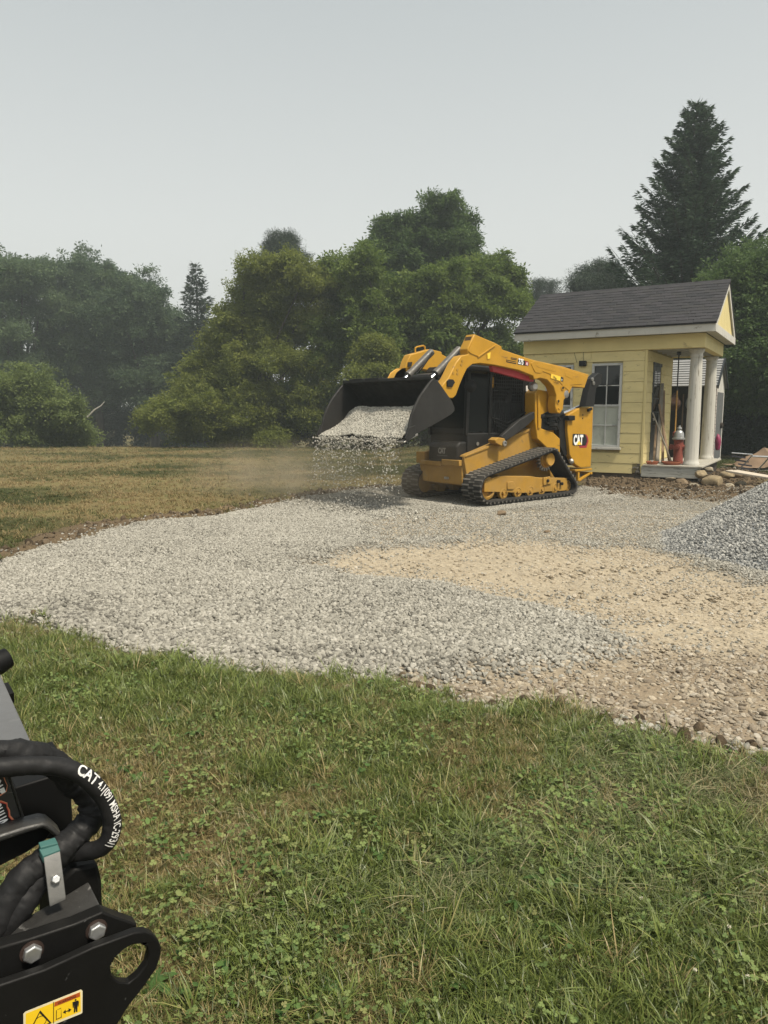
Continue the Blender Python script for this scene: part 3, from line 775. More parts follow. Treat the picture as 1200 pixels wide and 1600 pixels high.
MB().tube([(-.75, .30, 1.1), (-.72, .30, 1.42), (-.66, .30, 1.5)], .03, 8).build('joystick', INT, ld)
for sy in (1, -1):
    gd = MB(); y_ = sy * .438
    for k in range(17):
        z_ = 1.14 + k * .06; gd.bar((-1.55, y_, z_), (-.70, y_, z_), .008, .010)
    for k in range(15):
        x_ = -.72 - k * .058; gd.bar((x_, y_ + sy * .004, 1.12), (x_, y_ + sy * .004, 2.14), .008, .010)
    gd.build('side_guard', BLK, ld)
hz = MB()
for k in range(5): hz.tube([(-.7 - .05 * k, .465, 1.40 - .07 * k), (-1.1, .48, 1.30 - .06 * k), (-1.55, .485, 1.48 - .05 * k), (-1.8, .47, 1.52 - .04 * k)], .012, 6)
hz.build('hydraulic_hose', BLK, ld)
MB().bb(-1.67, -1.59, .463, .469, 1.86, 1.96).build('safety_decal', WHT, ld)
MB().lathe([(0, 0), (.10, 0), (.11, .03), (.07, .06), (0, .07)], (-.17, .44, 1.92), 14, (.4, .8, .1)).build('mirror', BLK, ld)
MB().lathe([(0, 0), (.055, 0), (.06, .03), (.03, .07), (0, .07)], (.0, .33, 2.14), 12, (1, 0, 0)).build('work_light', STL, ld)

# --- rear tower, engine housing, link arms
tw = MB()
tw.prism([(-1.563,1.822),(-1.660,1.888),(-1.906,1.867),(-1.999,1.709),(-2.042,1.536),(-1.772,1.449),(-1.758,1.205),(-2.124,1.119),(-2.316,1.006),(-2.335,0.622),(-1.656,1.022),(-1.584,1.339)], .46, .70)
tw.prism([(-1.563,1.822),(-1.660,1.888),(-1.906,1.867),(-1.999,1.709),(-2.042,1.536),(-1.772,1.449),(-1.758,1.205),(-2.124,1.119),(-2.316,1.006),(-2.335,0.622),(-1.656,1.022),(-1.584,1.339)], -.70, -.46)
tw.build('rear_tower', YEL, ld, .012)
for s0, s1 in ((.62, .74), (-.74, -.62)):
    MB().prism([(-2.893,1.585),(-3.261,1.586),(-3.268,1.013),(-3.256,0.440),(-2.913,0.450),(-2.744,0.520),(-2.572,0.709),(-2.478,1.168),(-2.482,1.436),(-2.575,1.474)], s0, s1).build('rear_side_panel', YEL, ld, .012)
MB().prism([(-2.55, .5), (-2.55, 1.44), (-2.75, 1.52), (-3.2, 1.52), (-3.22, .48)], -.62, .62).build('engine_housing', BLK, ld, .02)
MB().prism([(-2.275,1.442),(-2.482,1.442),(-2.487,1.168),(-2.581,0.709),(-2.505,0.670),(-2.335,0.896)], .45, .68).build('side_column', BLK, ld, .01)
MB().bb(-2.55, -1.86, -.45, .45, 1.0, 1.62).build('engine_cover', BLK, ld, .02)
MB().prism([(-1.785,1.449),(-2.503,1.463),(-2.527,1.194),(-2.383,1.169),(-1.987,1.164),(-1.805,1.199)], .60, .67).build('valve_panel', BLK, ld, .01)
MB().prism([(-1.610,1.783),(-1.651,1.810),(-1.712,1.549),(-1.703,1.206),(-1.644,1.207)], .70, .725).build('tower_rib', YEL, ld, .006)
bp = MB().bb(-3.30, -2.75, -.74, .74, .38, .42).bb(-3.32, -3.26, -.74, .74, .30, .345)
bp.bar((-2.92, .70, .20), (-3.30, .70, .33), .05, .04); bp.bar((-2.90, .70, .20), (-2.90, .70, .38), .05, .05)
bp.bar((-2.92, -.70, .20), (-3.30, -.70, .33), .05, .04); bp.bar((-2.90, -.70, .20), (-2.90, -.70, .38), .05, .05)
bp.build('rear_bumper', YEL, ld, .006)
hd = MB().bb(-2.62, -2.42, .70, .80, 1.34, 1.43); hd.build('latch_handle', BLK, ld, .012)
MB().bar((-3.06, .76, 1.52), (-3.18, .76, 1.56), .04, .05).build('grab_bar', BLK, ld, .008)
MB().lathe([(0, 0), (.05, 0), (.055, .04), (.02, .07), (0, .07)], (-2.62, .72, .58), 12, (0, 1, 0)).build('rear_lamp', STL, ld)
for zz in (1.44, 1.38): MB().lathe([(0, 0), (.012, 0), (.012, .012), (0, .012)], (-2.93, .738, zz), 8, (0, 1, 0)).build('bolt', BLK, ld)

for sy in (1, -1):
    rl = MB().prism([(-3.214,2.227),(-3.337,2.198),(-3.319,2.024),(-3.169,1.943),(-3.115,1.599),(-2.826,1.590),(-2.916,1.883),(-2.997,2.104)], sy * .72, sy * .86)
    ro = rl.build('rear_link', BLK, ld, .012)
    pn = MB()
    for (x_, z_) in [(-3.014,2.098),(-3.057,2.027)]: pn.lathe([(0, 0), (.035, 0), (.035, .02), (.015, .022), (.015, .01), (0, .01)], (x_, sy * .858, z_), 12, (0, sy, 0))
    pn.build('pin', STL, ro)
    MB().prism([(-0.708,1.076),(-0.790,1.130),(-1.174,1.353),(-1.535,1.486),(-1.953,1.570),(-1.992,1.470),(-1.581,1.376),(-1.400,1.259),(-1.026,1.077),(-0.853,1.005)], sy * .60, sy * .68).build('control_link', BLKD, ld, .012)
    bk = MB().prism([(-0.509,1.026),(-0.601,1.069),(-0.754,1.050),(-0.796,0.968),(-0.767,0.906),(-0.682,0.916),(-0.529,0.975)], sy * .55, sy * .72)
    bo = bk.build('link_bracket', YELD, ld, .012)
    (x_, z_), = [(-0.742,0.962)]
    MB().lathe([(0, 0), (.05, 0), (.05, .02), (.03, .025), (.03, .01), (0, .01)], (x_, sy * .72, z_), 14, (0, sy, 0)).build('pin', STL, bo)
    # lift cylinder
    p_ = [(-1.706,1.412),(-2.399,1.463),(-2.967,1.608)]
    lc = MB().cyl((p_[0][0], sy * .66, p_[0][1]), (p_[1][0], sy * .66, p_[1][1]), .055, None, 14).build('lift_cylinder', BLK, ld)
    MB().cyl((p_[1][0], sy * .66, p_[1][1]), (p_[2][0], sy * .66, p_[2][1]), .028, None, 12).build('rod', CHR, lc)
vl = MB()
for X0, Y0, dx in ((-1.86, 1.42, .0), (-1.96, 1.36, .02), (-1.9, 1.30, .01), (-2.05, 1.44, -.02), (-1.99, 1.27, .0)):
    vl.bar((X0, .70, Y0), (X0 - .16, .74, Y0 + dx), .05, .045)
    vl.cyl((X0 - .16, .72, Y0 + dx), (X0 - .26, .70, Y0 + dx - .08), .016, None, 8)
vl.build('hydraulic_fittings', BLKD, ld, .006)

# --- lift arms
ARM = [(0.251,2.702),(-0.233,2.597),(-0.398,2.550),(-0.406,2.503),(-1.144,2.378),(-2.058,2.288),(-2.828,2.177),(-2.704,1.930),(-2.332,1.944),(-2.258,1.829),(-2.097,1.708),(-2.080,1.549),(-1.997,1.465),(-1.893,1.481),(-1.853,1.601),(-1.878,1.784),(-1.785,1.938),(-1.604,2.047),(-1.414,2.072),(-1.258,2.040),(-1.215,2.101),(-0.841,2.183),(-0.244,2.243),(0.110,2.257),(0.281,2.236),(0.398,2.167),(0.479,2.050),(0.559,1.911),(0.639,1.749),(0.703,1.703),(0.849,1.705),(0.979,1.856),(0.894,1.937),(0.812,2.006),(0.648,2.249),(0.535,2.353),(0.379,2.384),(0.401,2.465)]
ARMF = [(0.181,2.131),(0.220,2.233),(0.165,2.370),(0.090,2.491),(-0.391,2.613),(-0.672,2.579),(-0.680,2.539)] + [(-1.144,2.378),(-2.058,2.288),(-2.828,2.177),(-2.704,1.930),(-2.332,1.944),(-2.258,1.829),(-2.097,1.708),(-2.080,1.549),(-1.997,1.465),(-1.893,1.481),(-1.853,1.601),(-1.878,1.784),(-1.785,1.938),(-1.604,2.047),(-1.414,2.072),(-1.258,2.040),(-1.215,2.101),(-0.841,2.183),(-0.244,2.243),(0.110,2.257),(0.281,2.236),(0.398,2.167),(0.479,2.050),(0.559,1.911),(0.639,1.749),(0.703,1.703),(0.849,1.705)]
arm = MB().prism(ARM, .74, .92).build('lift_arm', YEL, ld, .012)
armf = MB().prism(ARMF, -.92, -.75).build('lift_arm', YEL, ld, .012)
# raised cheek, rib and pressed recesses on the near arm
pl = MB()
pl.prism([(0.249,2.692),(-0.221,2.587),(-0.243,2.560),(0.152,2.357),(0.337,2.399),(0.385,2.429)], .918, .932)
pl.build('cheek_plate', YEL, arm, .004)
MB().bar(*[(x_, .934, z_) for x_, z_ in [(-0.238,2.564),(0.171,2.351)]], .012, .022).build('weld_rib', YEL, arm, .003)
MB().prism([(-1.141,2.310),(-1.218,2.351),(-1.338,2.356),(-2.053,2.257),(-2.683,2.159),(-2.754,2.134),(-2.624,1.996),(-2.265,1.974),(-2.227,1.868),(-2.025,1.969),(-1.803,2.119),(-1.468,2.185),(-1.408,2.152),(-1.267,2.158),(-1.204,2.226)], .918, .928).build('boss_plate', YEL, arm, .006)
for t_, nm in (([(-1.271,2.283),(-1.334,2.301),(-1.812,2.232),(-1.843,2.208),(-1.772,2.195),(-1.337,2.250)], 'pressed_slot'), ([(-2.085,2.185),(-2.181,2.188),(-2.360,2.149),(-2.398,2.110),(-2.319,2.076),(-2.105,2.128)], 'pressed_slot')):
    MB().prism(t_, .9275, .931).build(nm, YEL, arm, .003)
hl = MB()
for (x_, z_) in [(-2.043,1.917),(-1.925,1.680),(-1.929,1.528)]: hl.lathe([(0, 0), (.045, 0), (.045, .012), (.03, .014), (.028, .002), (0, .002)], (x_, .920, z_), 14, (0, 1, 0))
hl.build('pin_boss', YEL, arm)
hl = MB()
for (x_, z_) in [(-2.043,1.917),(-1.925,1.680)]: hl.lathe([(0, 0), (.027, 0), (.027, .006), (0, .006)], (x_, .922, z_), 12, (0, 1, 0))
hl.build('pin_end', BLK, arm)
(x_, z_), = [(-2.166,1.809)]
MB().lathe([(0, 0), (.07, 0), (.07, .06), (.04, .07), (0, .07)], (x_, .86, z_), 14, (0, 1, 0)).build('pivot_nut', STL, arm)
MB().prism([(0.853,1.960),(0.809,1.990),(0.725,1.986),(0.685,1.942),(0.724,1.907),(0.742,1.872),(0.852,1.877)], .918, .945).build('coupler_valve', BLK, arm, .005)
for X_ in ([(0.709,2.084),(0.617,2.078),(0.618,2.137),(0.534,2.217),(0.515,2.277)],):
    bh = MB()
    for (x_, z_) in X_: bh.lathe([(0, 0), (.022, 0), (.022, .008), (0, .008)], (x_, .919, z_), 10, (0, 1, 0))
    bh.build('bolt', YELD, arm)
MB().tube([(x_, -.84, z_) for x_, z_ in [(-0.108,2.517),(-0.103,2.618),(-0.143,2.642),(-0.300,2.673),(-0.332,2.659),(-0.343,2.594)]], .016, 8).build('grab_handle', YEL, armf)
MB().prism([(0.156,2.357),(0.059,2.367),(0.076,2.289),(0.164,2.279)], -.748, -.735).build('step_tread', BLKD, armf)
# cross tubes between the arms, red service brace
MB().prism([(.27, 2.66), (.285, 2.665), (.36, 2.50), (.345, 2.495)], .765, .895).build('arm_end_shade_plate', pmat('dark brown hollow shade', (.06, .035, .015), .8), arm)  # dark brown plate painted as the shade inside the hollow arm end
MB().cyl((-2.02, -.8, 1.62), (-2.02, .8, 1.62), .07, None, 18).build('pivot_tube', YEL, ld)
MB().cyl((.62, -.74, 1.93), (.62, .74, 1.93), .07, None, 16).build('lower_cross_tube', BLK, ld)
ri = MB().prism([(-0.270,2.241),(-0.398,2.255),(-1.353,2.114),(-1.352,2.013),(-1.269,2.010),(-0.308,2.150)], .76, .83)
ri.build('service_brace', RED, ld, .006)
MB().lathe([(0, 0), (.075, 0), (.08, .09), (.05, .13), (0, .13)], (-1.42, .72, 1.93), 14, (.3, .9, 0)).build('arm_lamp', STL, ld)

# --- print on the arm and rear panel
nz = lambda z: z
TX = (-1, 0, -.145); TY = (-.145, 0, 1)
dc = MB(); 
for q in ([(-0.631,2.386),(-0.784,2.375),(-0.776,2.343),(-0.625,2.355)], [(-0.520,2.344),(-0.772,2.321),(-0.768,2.280),(-0.517,2.304)]): dc.prism(q, .921, .9225)
dc.build('stripe_decal', DBL, arm)
dc = MB()
for q in ([(-0.634,2.373),(-0.780,2.362),(-0.780,2.356),(-0.634,2.366)], [(-0.525,2.329),(-0.767,2.307),(-0.768,2.296),(-0.526,2.318)]): dc.prism(q, .9225, .924)
dc.build('stripe_decal', YEL, arm)
MB().prism([(-0.809,2.366),(-1.001,2.346),(-1.077,2.334),(-1.103,2.303),(-1.080,2.261),(-0.805,2.278)], .921, .9225).build('model_decal', DBL, arm)
MB().prism([(-1.001,2.343),(-1.074,2.331),(-1.096,2.303),(-1.077,2.267),(-0.996,2.273)], .9225, .9235).build('model_decal', DRED, arm)
(x_, z_), = [(-0.812,2.294)]
lettering('275', .125, (x_, .9245, z_), TX, TY, WHT, arm, bold=.004, sx=.72, extrude=.0008)
(x_, z_), = [(-1.011,2.280)]
lettering('XE', .06, (x_, .9245, z_), TX, TY, WHT, arm, bold=.001, sx=.75, extrude=.0008)
MB().prism([(-1.699,2.155),(-1.970,2.112),(-1.963,2.036),(-1.690,2.078)], .929, .9305).build('dealer_decal', DYEL, arm)
MB().prism([(-1.970,2.112),(-2.050,2.098),(-2.043,2.025),(-1.963,2.036)], .929, .9305).build('dealer_decal', DBL, arm)
(x_, z_), = [(-1.737,2.087)]
lettering('Ohio', .062, (x_, .932, z_), (-1, 0, -.3), (-.3, 0, 1), DBL, arm, bold=.001, sx=.9, extrude=.0006)
(x_, z_), = [(-1.979,2.052)]
lettering('CAT', .04, (x_, .932, z_), (-1, 0, -.3), (-.3, 0, 1), WHT, arm, bold=.001, sx=.5, extrude=.0006)
(x_, z_), = [(-1.769,2.010)]
lettering('CTL6827', .05, (x_, .932, z_), (-1, 0, -.22), (-.22, 0, 1), DBL, arm, sx=.8, extrude=.0006)
MB().prism([(-0.043,2.417),(-0.120,2.440),(-0.109,2.345),(-0.053,2.329)], .932, .9335).build('warning_decal', DYEL, arm)
# maker's emblem on the rear panel
E_ = 'CAT'
rp = [o_ for o_ in ld.children if o_.name.startswith('rear_side_panel')][0]
MB().prism([(-2.830,1.076),(-3.070,1.071),(-3.127,1.011),(-3.145,0.941),(-3.085,0.819),(-2.869,0.826),(-2.841,0.880)], .741, .7425).build('emblem', DRED, rp)
MB().prism([(-2.822,1.076),(-3.033,1.072),(-3.087,1.002),(-3.098,0.942),(-3.052,0.863),(-2.842,0.865)], .7425, .744).build('emblem', DBL, rp)
MB().prism([(-2.636,1.079),(-2.659,1.094),(-3.027,1.078),(-3.041,1.052),(-3.024,0.869),(-2.665,0.878),(-2.641,0.896)], .744, .7455).build('emblem', DBL, rp)
(x_, z_), = [(-2.667,0.895)]
lettering(E_, .245, (x_, .7475, z_), (-1, 0, -.02), (0, 0, 1), WHT, rp, bold=.013, sx=.60, extrude=.001)
MB().prism([(-2.759,0.889),(-2.836,0.964),(-2.925,0.882)], .7485, .7495).build('emblem', DYEL, rp)

# --- bucket
bp_ = [(1.30, 2.00), (1.20, 1.955), (1.10, 1.86), (1.00, 1.76), (.90, 1.66), (.84, 1.56), (.845, 1.50), (.90, 1.455), (1.12, 1.36), (1.48, 1.22), (1.80, 1.09)]
side = [(1.281,1.980),(1.387,1.884),(1.551,1.708),(1.645,1.569),(1.713,1.443),(1.761,1.271),(1.822,1.092)] + [(1.48, 1.225), (1.12, 1.365), (.90, 1.46), (.84, 1.51), (.84, 1.56), (.90, 1.66), (1.0, 1.755), (1.1, 1.855), (1.2, 1.95)]
HB = 1.067
sh = MB(); th = .028
nrm = []
for i, p in enumerate(bp_):
    a_ = Vector(bp_[max(i - 1, 0)]); c_ = Vector(bp_[min(i + 1, len(bp_) - 1)]); d = (c_ - a_).normalized(); nrm.append(Vector((-d.y, d.x)))
outer = [(p[0], p[1]) for p in bp_]; inner = [(p[0] + n_.x * th, p[1] + n_.y * th) for p, n_ in zip(bp_, nrm)]
sh.prism(outer + inner[::-1], -HB, HB)
bk_o = sh.build('bucket_shell', BLKD, ld, .004)
for sy in (1, -1):
    MB().prism(side, sy * (HB - .005), sy * (HB + .022)).build('bucket_side', BLKD, ld, .006)
    sr = MB()
    fr_pts = [(1.281,1.980),(1.387,1.884),(1.551,1.708),(1.645,1.569),(1.713,1.443),(1.761,1.271),(1.810,1.133)]
    sr.tube([(x_, sy * (HB + .01), z_) for x_, z_ in fr_pts], .022, 8)
    sr.build('side_cutter', BLKD, ld)
    MB().prism([(1.83, 1.06), (1.86, 1.12), (1.78, 1.27), (1.66, 1.30), (1.66, 1.15)], sy * (HB + .02), sy * (HB + .045)).build('corner_wear_plate', BLKD, ld, .005)
MB().prism([(1.60, 1.155), (1.87, 1.05), (1.88, 1.065), (1.61, 1.185)], -HB - .04, HB + .04).build('cutting_edge', STL, ld, .004)
tl = MB().prism([(1.22, 1.985), (1.34, 2.02), (1.34, 1.97), (1.25, 1.945)], -HB, HB)
tl.build('bucket_lip', BLKD, ld, .008)
for yy in (-.72, -.3):
    MB().bb(1.16, 1.34, yy - .17, yy + .17, 2.0, 2.035).build('tie_plate', BLK, ld, .006)
cp = MB()
for sy in (.42, -.42):
    cp.prism([(.62, 1.95), (.78, 2.06), (1.12, 1.98), (1.12, 1.86), (.9, 1.66), (.84, 1.52), (.74, 1.5), (.62, 1.75)], sy - .05, sy + .05)
cp.bb(.80, .88, -.60, .60, 1.50, 1.62); cp.bar((1.08, -.6, 1.90), (1.08, .6, 1.90), .08, .08)
cp.build('quick_coupler', BLK, ld, .01)
for sy in (1, -1):
    y_ = sy * .33
    tc_ = MB().cyl((-.02, y_, 2.52), (.48, y_, 2.13), .062, None, 16).cyl((.46, y_, 2.145), (.52, y_, 2.10), .07, None, 16).build('tilt_cylinder', GRY, ld)
    MB().cyl((.48, y_, 2.13), (.72, y_, 1.955), .03, None, 12).build('rod', CHR, tc_)
    ho = MB().tube([(.05, y_ + .09, 2.50), (.2, y_ + .11, 2.34), (.32, y_ + .12, 2.22), (.42, y_ + .1, 2.12), (.40, y_ + .25, 2.05)], .014, 7)
    ho.tube([(.0, y_ - .1, 2.46), (.18, y_ - .12, 2.30), (.34, y_ - .1, 2.14), (.5, y_ - .2, 2.04)], .014, 7).build('hydraulic_hose', BLK, ld)
hm = MB().prism([(.30, 2.14), (.56, 2.10), (.58, 2.04), (.32, 2.06)], -.18, .20).tube([(.45, -.5, 2.05), (.5, -.2, 2.08), (.48, .3, 2.06), (.56, .62, 1.98)], .016, 7)
hm.build('hose_manifold', BLKD, ld, .01)

# --- the load: gravel slumping out of the bucket and falling
def in_loader(o): o.location = ld.location; o.rotation_euler = ld.rotation_euler; return o
hx = np.linspace(1.0, 1.85, 26); hy = np.linspace(-1.03, 1.03, 50); HX, HY = np.meshgrid(hx, hy)
def heap(x, y):
    floor = 1.10 + (1.80 - x) * .40
    top = 1.085 + (1.86 - x) * .74 + .10 * (fbm(x * 5, y * 3.2, 201) - .5)
    top = np.minimum(top, 1.47 + .14 * fbm(x * 3, y * 2.2, 203))
    d = sstep(-1.06, -.45, y + .9 * (1.55 - x))
    return floor + .03 + (top - floor) * d
hv = np.stack([HX.ravel(), HY.ravel(), heap(HX.ravel(), HY.ravel())], 1)
ii = (np.arange(49)[:, None] * 26 + np.arange(25)[None, :]).ravel()
in_loader(tag(link('gravel_load', np_mesh('gravel_load', hv, np.stack([ii, ii + 1, ii + 27, ii + 26], 1), smooth=True), pmat('load core', (.26, .245, .205), .95, 0, .3, 30, .5, 70)), kind='stuff'))
n = 9000; qx = rng.uniform(1.02, 1.86, n); qy = rng.uniform(-1.03, 1.03, n)
DUSTY_M = stone_mat('dusty limestone', [(0., (.20, .19, .165)), (.5, (.40, .38, .325)), (1., (.55, .525, .46))])
D_SRC = [source('stone', stone_mesh(i + 80, .75), DUSTY_M) for i in range(4)]
in_loader(scatter('bucket_gravel', np.stack([qx, qy, heap(qx, qy) + .006], 1), rng.uniform(-3, 3, (n, 3)), rng.uniform(.022, .044, n), rng.integers(0, 4, n), rng.beta(2, 2, n), D_SRC))
n = 2600; t = rng.random(n) ** 2.1; qy = rng.uniform(-1.02, .98, n); qy = qy * (1 + .05 * t)
qx = 1.84 + .06 * rng.normal(0, 1, n) + .42 * t * rng.random(n) + .05
qz = 1.09 - t * 1.16 + rng.normal(0, .012, n)
keep = (fbm(qy * 3.2, qz * 1.4, 207) > .28 + .22 * t) & (qz > .01)
n = int(keep.sum())
in_loader(scatter('falling_gravel', np.stack([qx, qy, qz], 1)[keep], rng.uniform(-3, 3, (n, 3)), rng.uniform(.012, .030, n) * (1 - .3 * t[keep]), rng.integers(0, 4, n), .4 + .6 * rng.random(n), D_SRC))
n = 420; qx = rng.uniform(1.5, 2.6, n); qy = rng.normal(0, .9, n)
in_loader(scatter('spilled_gravel', np.stack([qx, qy, np.full(n, .05)], 1), rng.uniform(-3, 3, (n, 3)), rng.uniform(.02, .045, n), rng.integers(0, 4, n), rng.random(n), D_SRC))

# ------------------------------------------------------------------ garden hut (x = leftwards along the front, y = towards the camera)
HZ = math.pi + R(-30.75)
hut = empty('garden_hut', (6.64, 15.2, 0), HZ, 'small yellow clapboard hut with dark shingle roof and white columned porch', 'hut')
YW = pmat('weathered yellow clapboard', (.64, .54, .26), .75, 0, .09, 2.2, .10, 40, col2=(.33, .27, .14), c2amt=.07, c2scale=5.5, stretch=(1, 1, 3))
YW2 = pmat('yellow painted beam', (.62, .52, .24), .75, 0, .08, 2, .06, 40, col2=(.36, .28, .14), c2amt=-.1, c2scale=2.0)
WP = pmat('peeling white paint', (.50, .485, .435), .75, 0, .10, 3, .15, 30, col2=(.26, .235, .19), c2amt=.12, c2scale=5.0)
WPG = pmat('grey weathered white trim', (.46, .465, .44), .8, 0, .12, 4, .1, 40, col2=(.22, .21, .19), c2amt=.2, c2scale=7)
WOOD = pmat('weathered grey plank', (.30, .275, .22), .9, 0, .25, 3, .3, 30, stretch=(1, 8, 8), col2=(.45, .44, .39), c2amt=.5)
DKW = pmat('dark painted door', (.012, .015, .018), .45, 0, .3, 5)
DGL = flat('dark window glass', (.008, .010, .010), .06, 0, .5)
PALE = pmat('pale board behind glass', (.40, .42, .36), .35, 0, .08, 2.5, 0, col2=(.30, .31, .26), c2amt=.1, c2scale=3)
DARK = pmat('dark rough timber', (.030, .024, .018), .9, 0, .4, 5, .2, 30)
FND = pmat('damp earth stained footing', (.085, .065, .045), .95, 0, .4, 6, .4, 30)
CPT = pmat('cracked white column paint', (.47, .455, .405), .8, 0, .12, 3, .15, 30, col2=(.20, .18, .14), c2amt=.16, c2scale=7.0, stretch=(3.2, 3.2, .30))
XR, XL, YF, YB, Z0, Z1 = 1.34, 4.10, -.30, -3.32, .17, 2.835

# core walls
wc = empty('wall', (0, 0, 0)); wc.parent = hut
core = MB()
core.prism([(XR + .02, Z0 + .02), (XL - .02, Z0 + .02), (XL - .02, 3.12), (XR + .02, 3.12)], YF - .10, YF - .03, 'y',
           holes=[[(1.90, .79), (2.46, .79), (2.46, 2.53), (1.90, 2.53)], [(2.98, .79), (3.52, .79), (3.52, 2.53), (2.98, 2.53)]])
core.bb(XR + .02, XL - .02, YB, YB + .07, Z0 + .02, 3.12)
core.bb(XL - .09, XL - .02, YB + .08, YF - .11, Z0 + .02, 3.12)
core.prism([(YB + .08, Z0 + .02), (-1.92, Z0 + .02), (-1.92, 2.6), (-1.02, 2.6), (-1.02, Z0 + .02), (YF - .11, Z0 + .02), (YF - .11, 3.12), (YB + .08, 3.12)], XR + .02, XR + .09, 'x')
link('wall_core', core.mesh('wall_core'), pmat('sheathing', (.35, .29, .14), .9), wc)
N_C = 12; chh = (Z1 - Z0) / N_C
board_cache = {}
def board(x0, x1, k, ax='y', at_=0.0):
    """one lapped clapboard"""
    z0, z1 = Z0 + k * chh + .003, Z0 + (k + 1) * chh - .003
    r = random.Random(int(x0 * 100) + k); dz = r.uniform(-.0025, .0025)
    if ax == 'y':
        m = MB().add([(x0, at_ - .028, z0), (x1, at_ - .028, z0), (x1, at_ + .0005, z0 + dz), (x0, at_ + .0005, z0 - dz), (x0, at_ - .028, z1 + .01), (x1, at_ - .028, z1 + .01), (x1, at_ - .0075, z1), (x0, at_ - .0075, z1)],
                     [(0, 3, 2, 1), (4, 5, 6, 7), (0, 1, 5, 4), (1, 2, 6, 5), (2, 3, 7, 6), (3, 0, 4, 7)])
    else:
        m = MB().add([(at_ + .028, x0, z0), (at_ + .028, x1, z0), (at_ - .0005, x1, z0), (at_ - .0005, x0, z0), (at_ + .028, x0, z1 + .01), (at_ + .028, x1, z1 + .01), (at_ + .0075, x1, z1), (at_ + .0075, x0, z1)],
                     [(0, 3, 2, 1), (4, 5, 6, 7), (0, 1, 5, 4), (1, 2, 6, 5), (2, 3, 7, 6), (3, 0, 4, 7)])
    return m.build('board', YW, wc, .002)
for k in range(N_C):
    zc = Z0 + (k + .5) * chh
    if zc < .72 or zc > 2.62: 
        j = 2.55 if k % 2 else 3.1
        x_s = XR + .05 if k else XR + .22
        board(x_s, j - .002, k, 'y', YF); board(j + .002, XL - .04, k, 'y', YF)
    else:
        board(XR + .05, 1.845, k, 'y', YF); board(2.515, 2.925, k, 'y', YF); board(3.575, XL - .04, k, 'y', YF)
    if zc > 2.62: board(YB + .02, YF - .05, k, 'x', XR)
    else: board(-.985, YF - .05, k, 'x', XR); board(YB + .02, -1.955, k, 'x', XR)
for (x_, y_, nm) in ((XR - .005, YF - .045, 'corner_board'), (XL - .04, YF - .045, 'corner_board'), (XR - .005, YB - .005, 'corner_board')):
    MB().bb(x_, x_ + .05, y_, y_ + .055, Z0 + .012, 3.1).build(nm, YW2, hut, .004)
MB().bb(XR + .03, XL - .03, YB + .01, YF - .04, -.35, Z0 + .02).build('footing', FND, hut, .01)
# rotten corner: split board ends
rt = MB()
for (x0, x1, z0, z1) in ((1.38, 1.50, .18, .27), (1.40, 1.56, .285, .33), (1.385, 1.47, .34, .385)):
    rt.prism([(x0, z0), (x1, z0 + .01), (x1 - .03, z1), (x0 + .01, z1 - .005)], YF - .03, YF + .012)
rt.build('rotten_corner', pmat('rotten wood', (.20, .18, .14), .95, 0, .4, 14, .5, 40, col2=(.05, .04, .03), c2amt=.6), hut)

# windows
def window(x0, x1, z0, z1, pale=True):
    wn = empty('window'); wn.parent = hut
    fr = MB(); f = .05
    fr.prism([(x0, z0), (x1, z0), (x1, z1), (x0, z1)], YF - .06, YF + .03, 'y', holes=[[(x0 + f, z0 + f), (x1 - f, z0 + f), (x1 - f, z1 - f), (x0 + f, z1 - f)]])
    fr.build('window_frame', WPG, wn, .004)
    MB().bb(x0 - .03, x1 + .03, YF - .02, YF + .06, z0 - .05, z0 - .002).build('sill', WP, wn, .005)
    zm = (z0 + z1) / 2
    mu = MB()
    mu.bb((x0 + x1) / 2 - .011, (x0 + x1) / 2 + .011, YF - .045, YF - .006, z0 + f, z1 - f)
    for k in (1, 2, 3):
        zz = z0 + f + (z1 - z0 - 2 * f) * k / 4; t = .022 if k == 2 else .011
        mu.bb(x0 + f, x1 - f, YF - .048, YF - .008 + (.006 if k == 2 else 0), zz - t, zz + t)
    mu.build('muntin', WPG, wn, .002)
    for r_ in range(4):
        for c_ in range(2):
            xa = x0 + f + (x1 - x0 - 2 * f) * c_ / 2; xb = xa + (x1 - x0 - 2 * f) / 2
            za = z0 + f + (z1 - z0 - 2 * f) * r_ / 4; zb = za + (z1 - z0 - 2 * f) / 4
            MB().bb(xa, xb, YF - .034, YF - .028, za, zb).build('pane', PALE if (r_ < 2 and pale) else DGL, wn)
window(1.85, 2.51, .74, 2.58); window(2.93, 3.57, .74, 2.57)
# black light box over the window with its wire
fx = MB().bb(2.64, 2.79, YF - .01, YF + .10, 2.53, 2.65).build('wall_light', BLK, hut, .012)
MB().tube([(2.715, YF + .008, 2.65), (2.72, YF + .012, 2.9), (2.715, YF + .03, 3.05)], .004, 5).build('wire', BLK, hut)
MB().tube([(2.86, YF + .012, 2.62), (2.90, YF + .008, 2.75), (2.94, YF + .012, 2.88)], .004, 5).build('wire', BLK, hut)

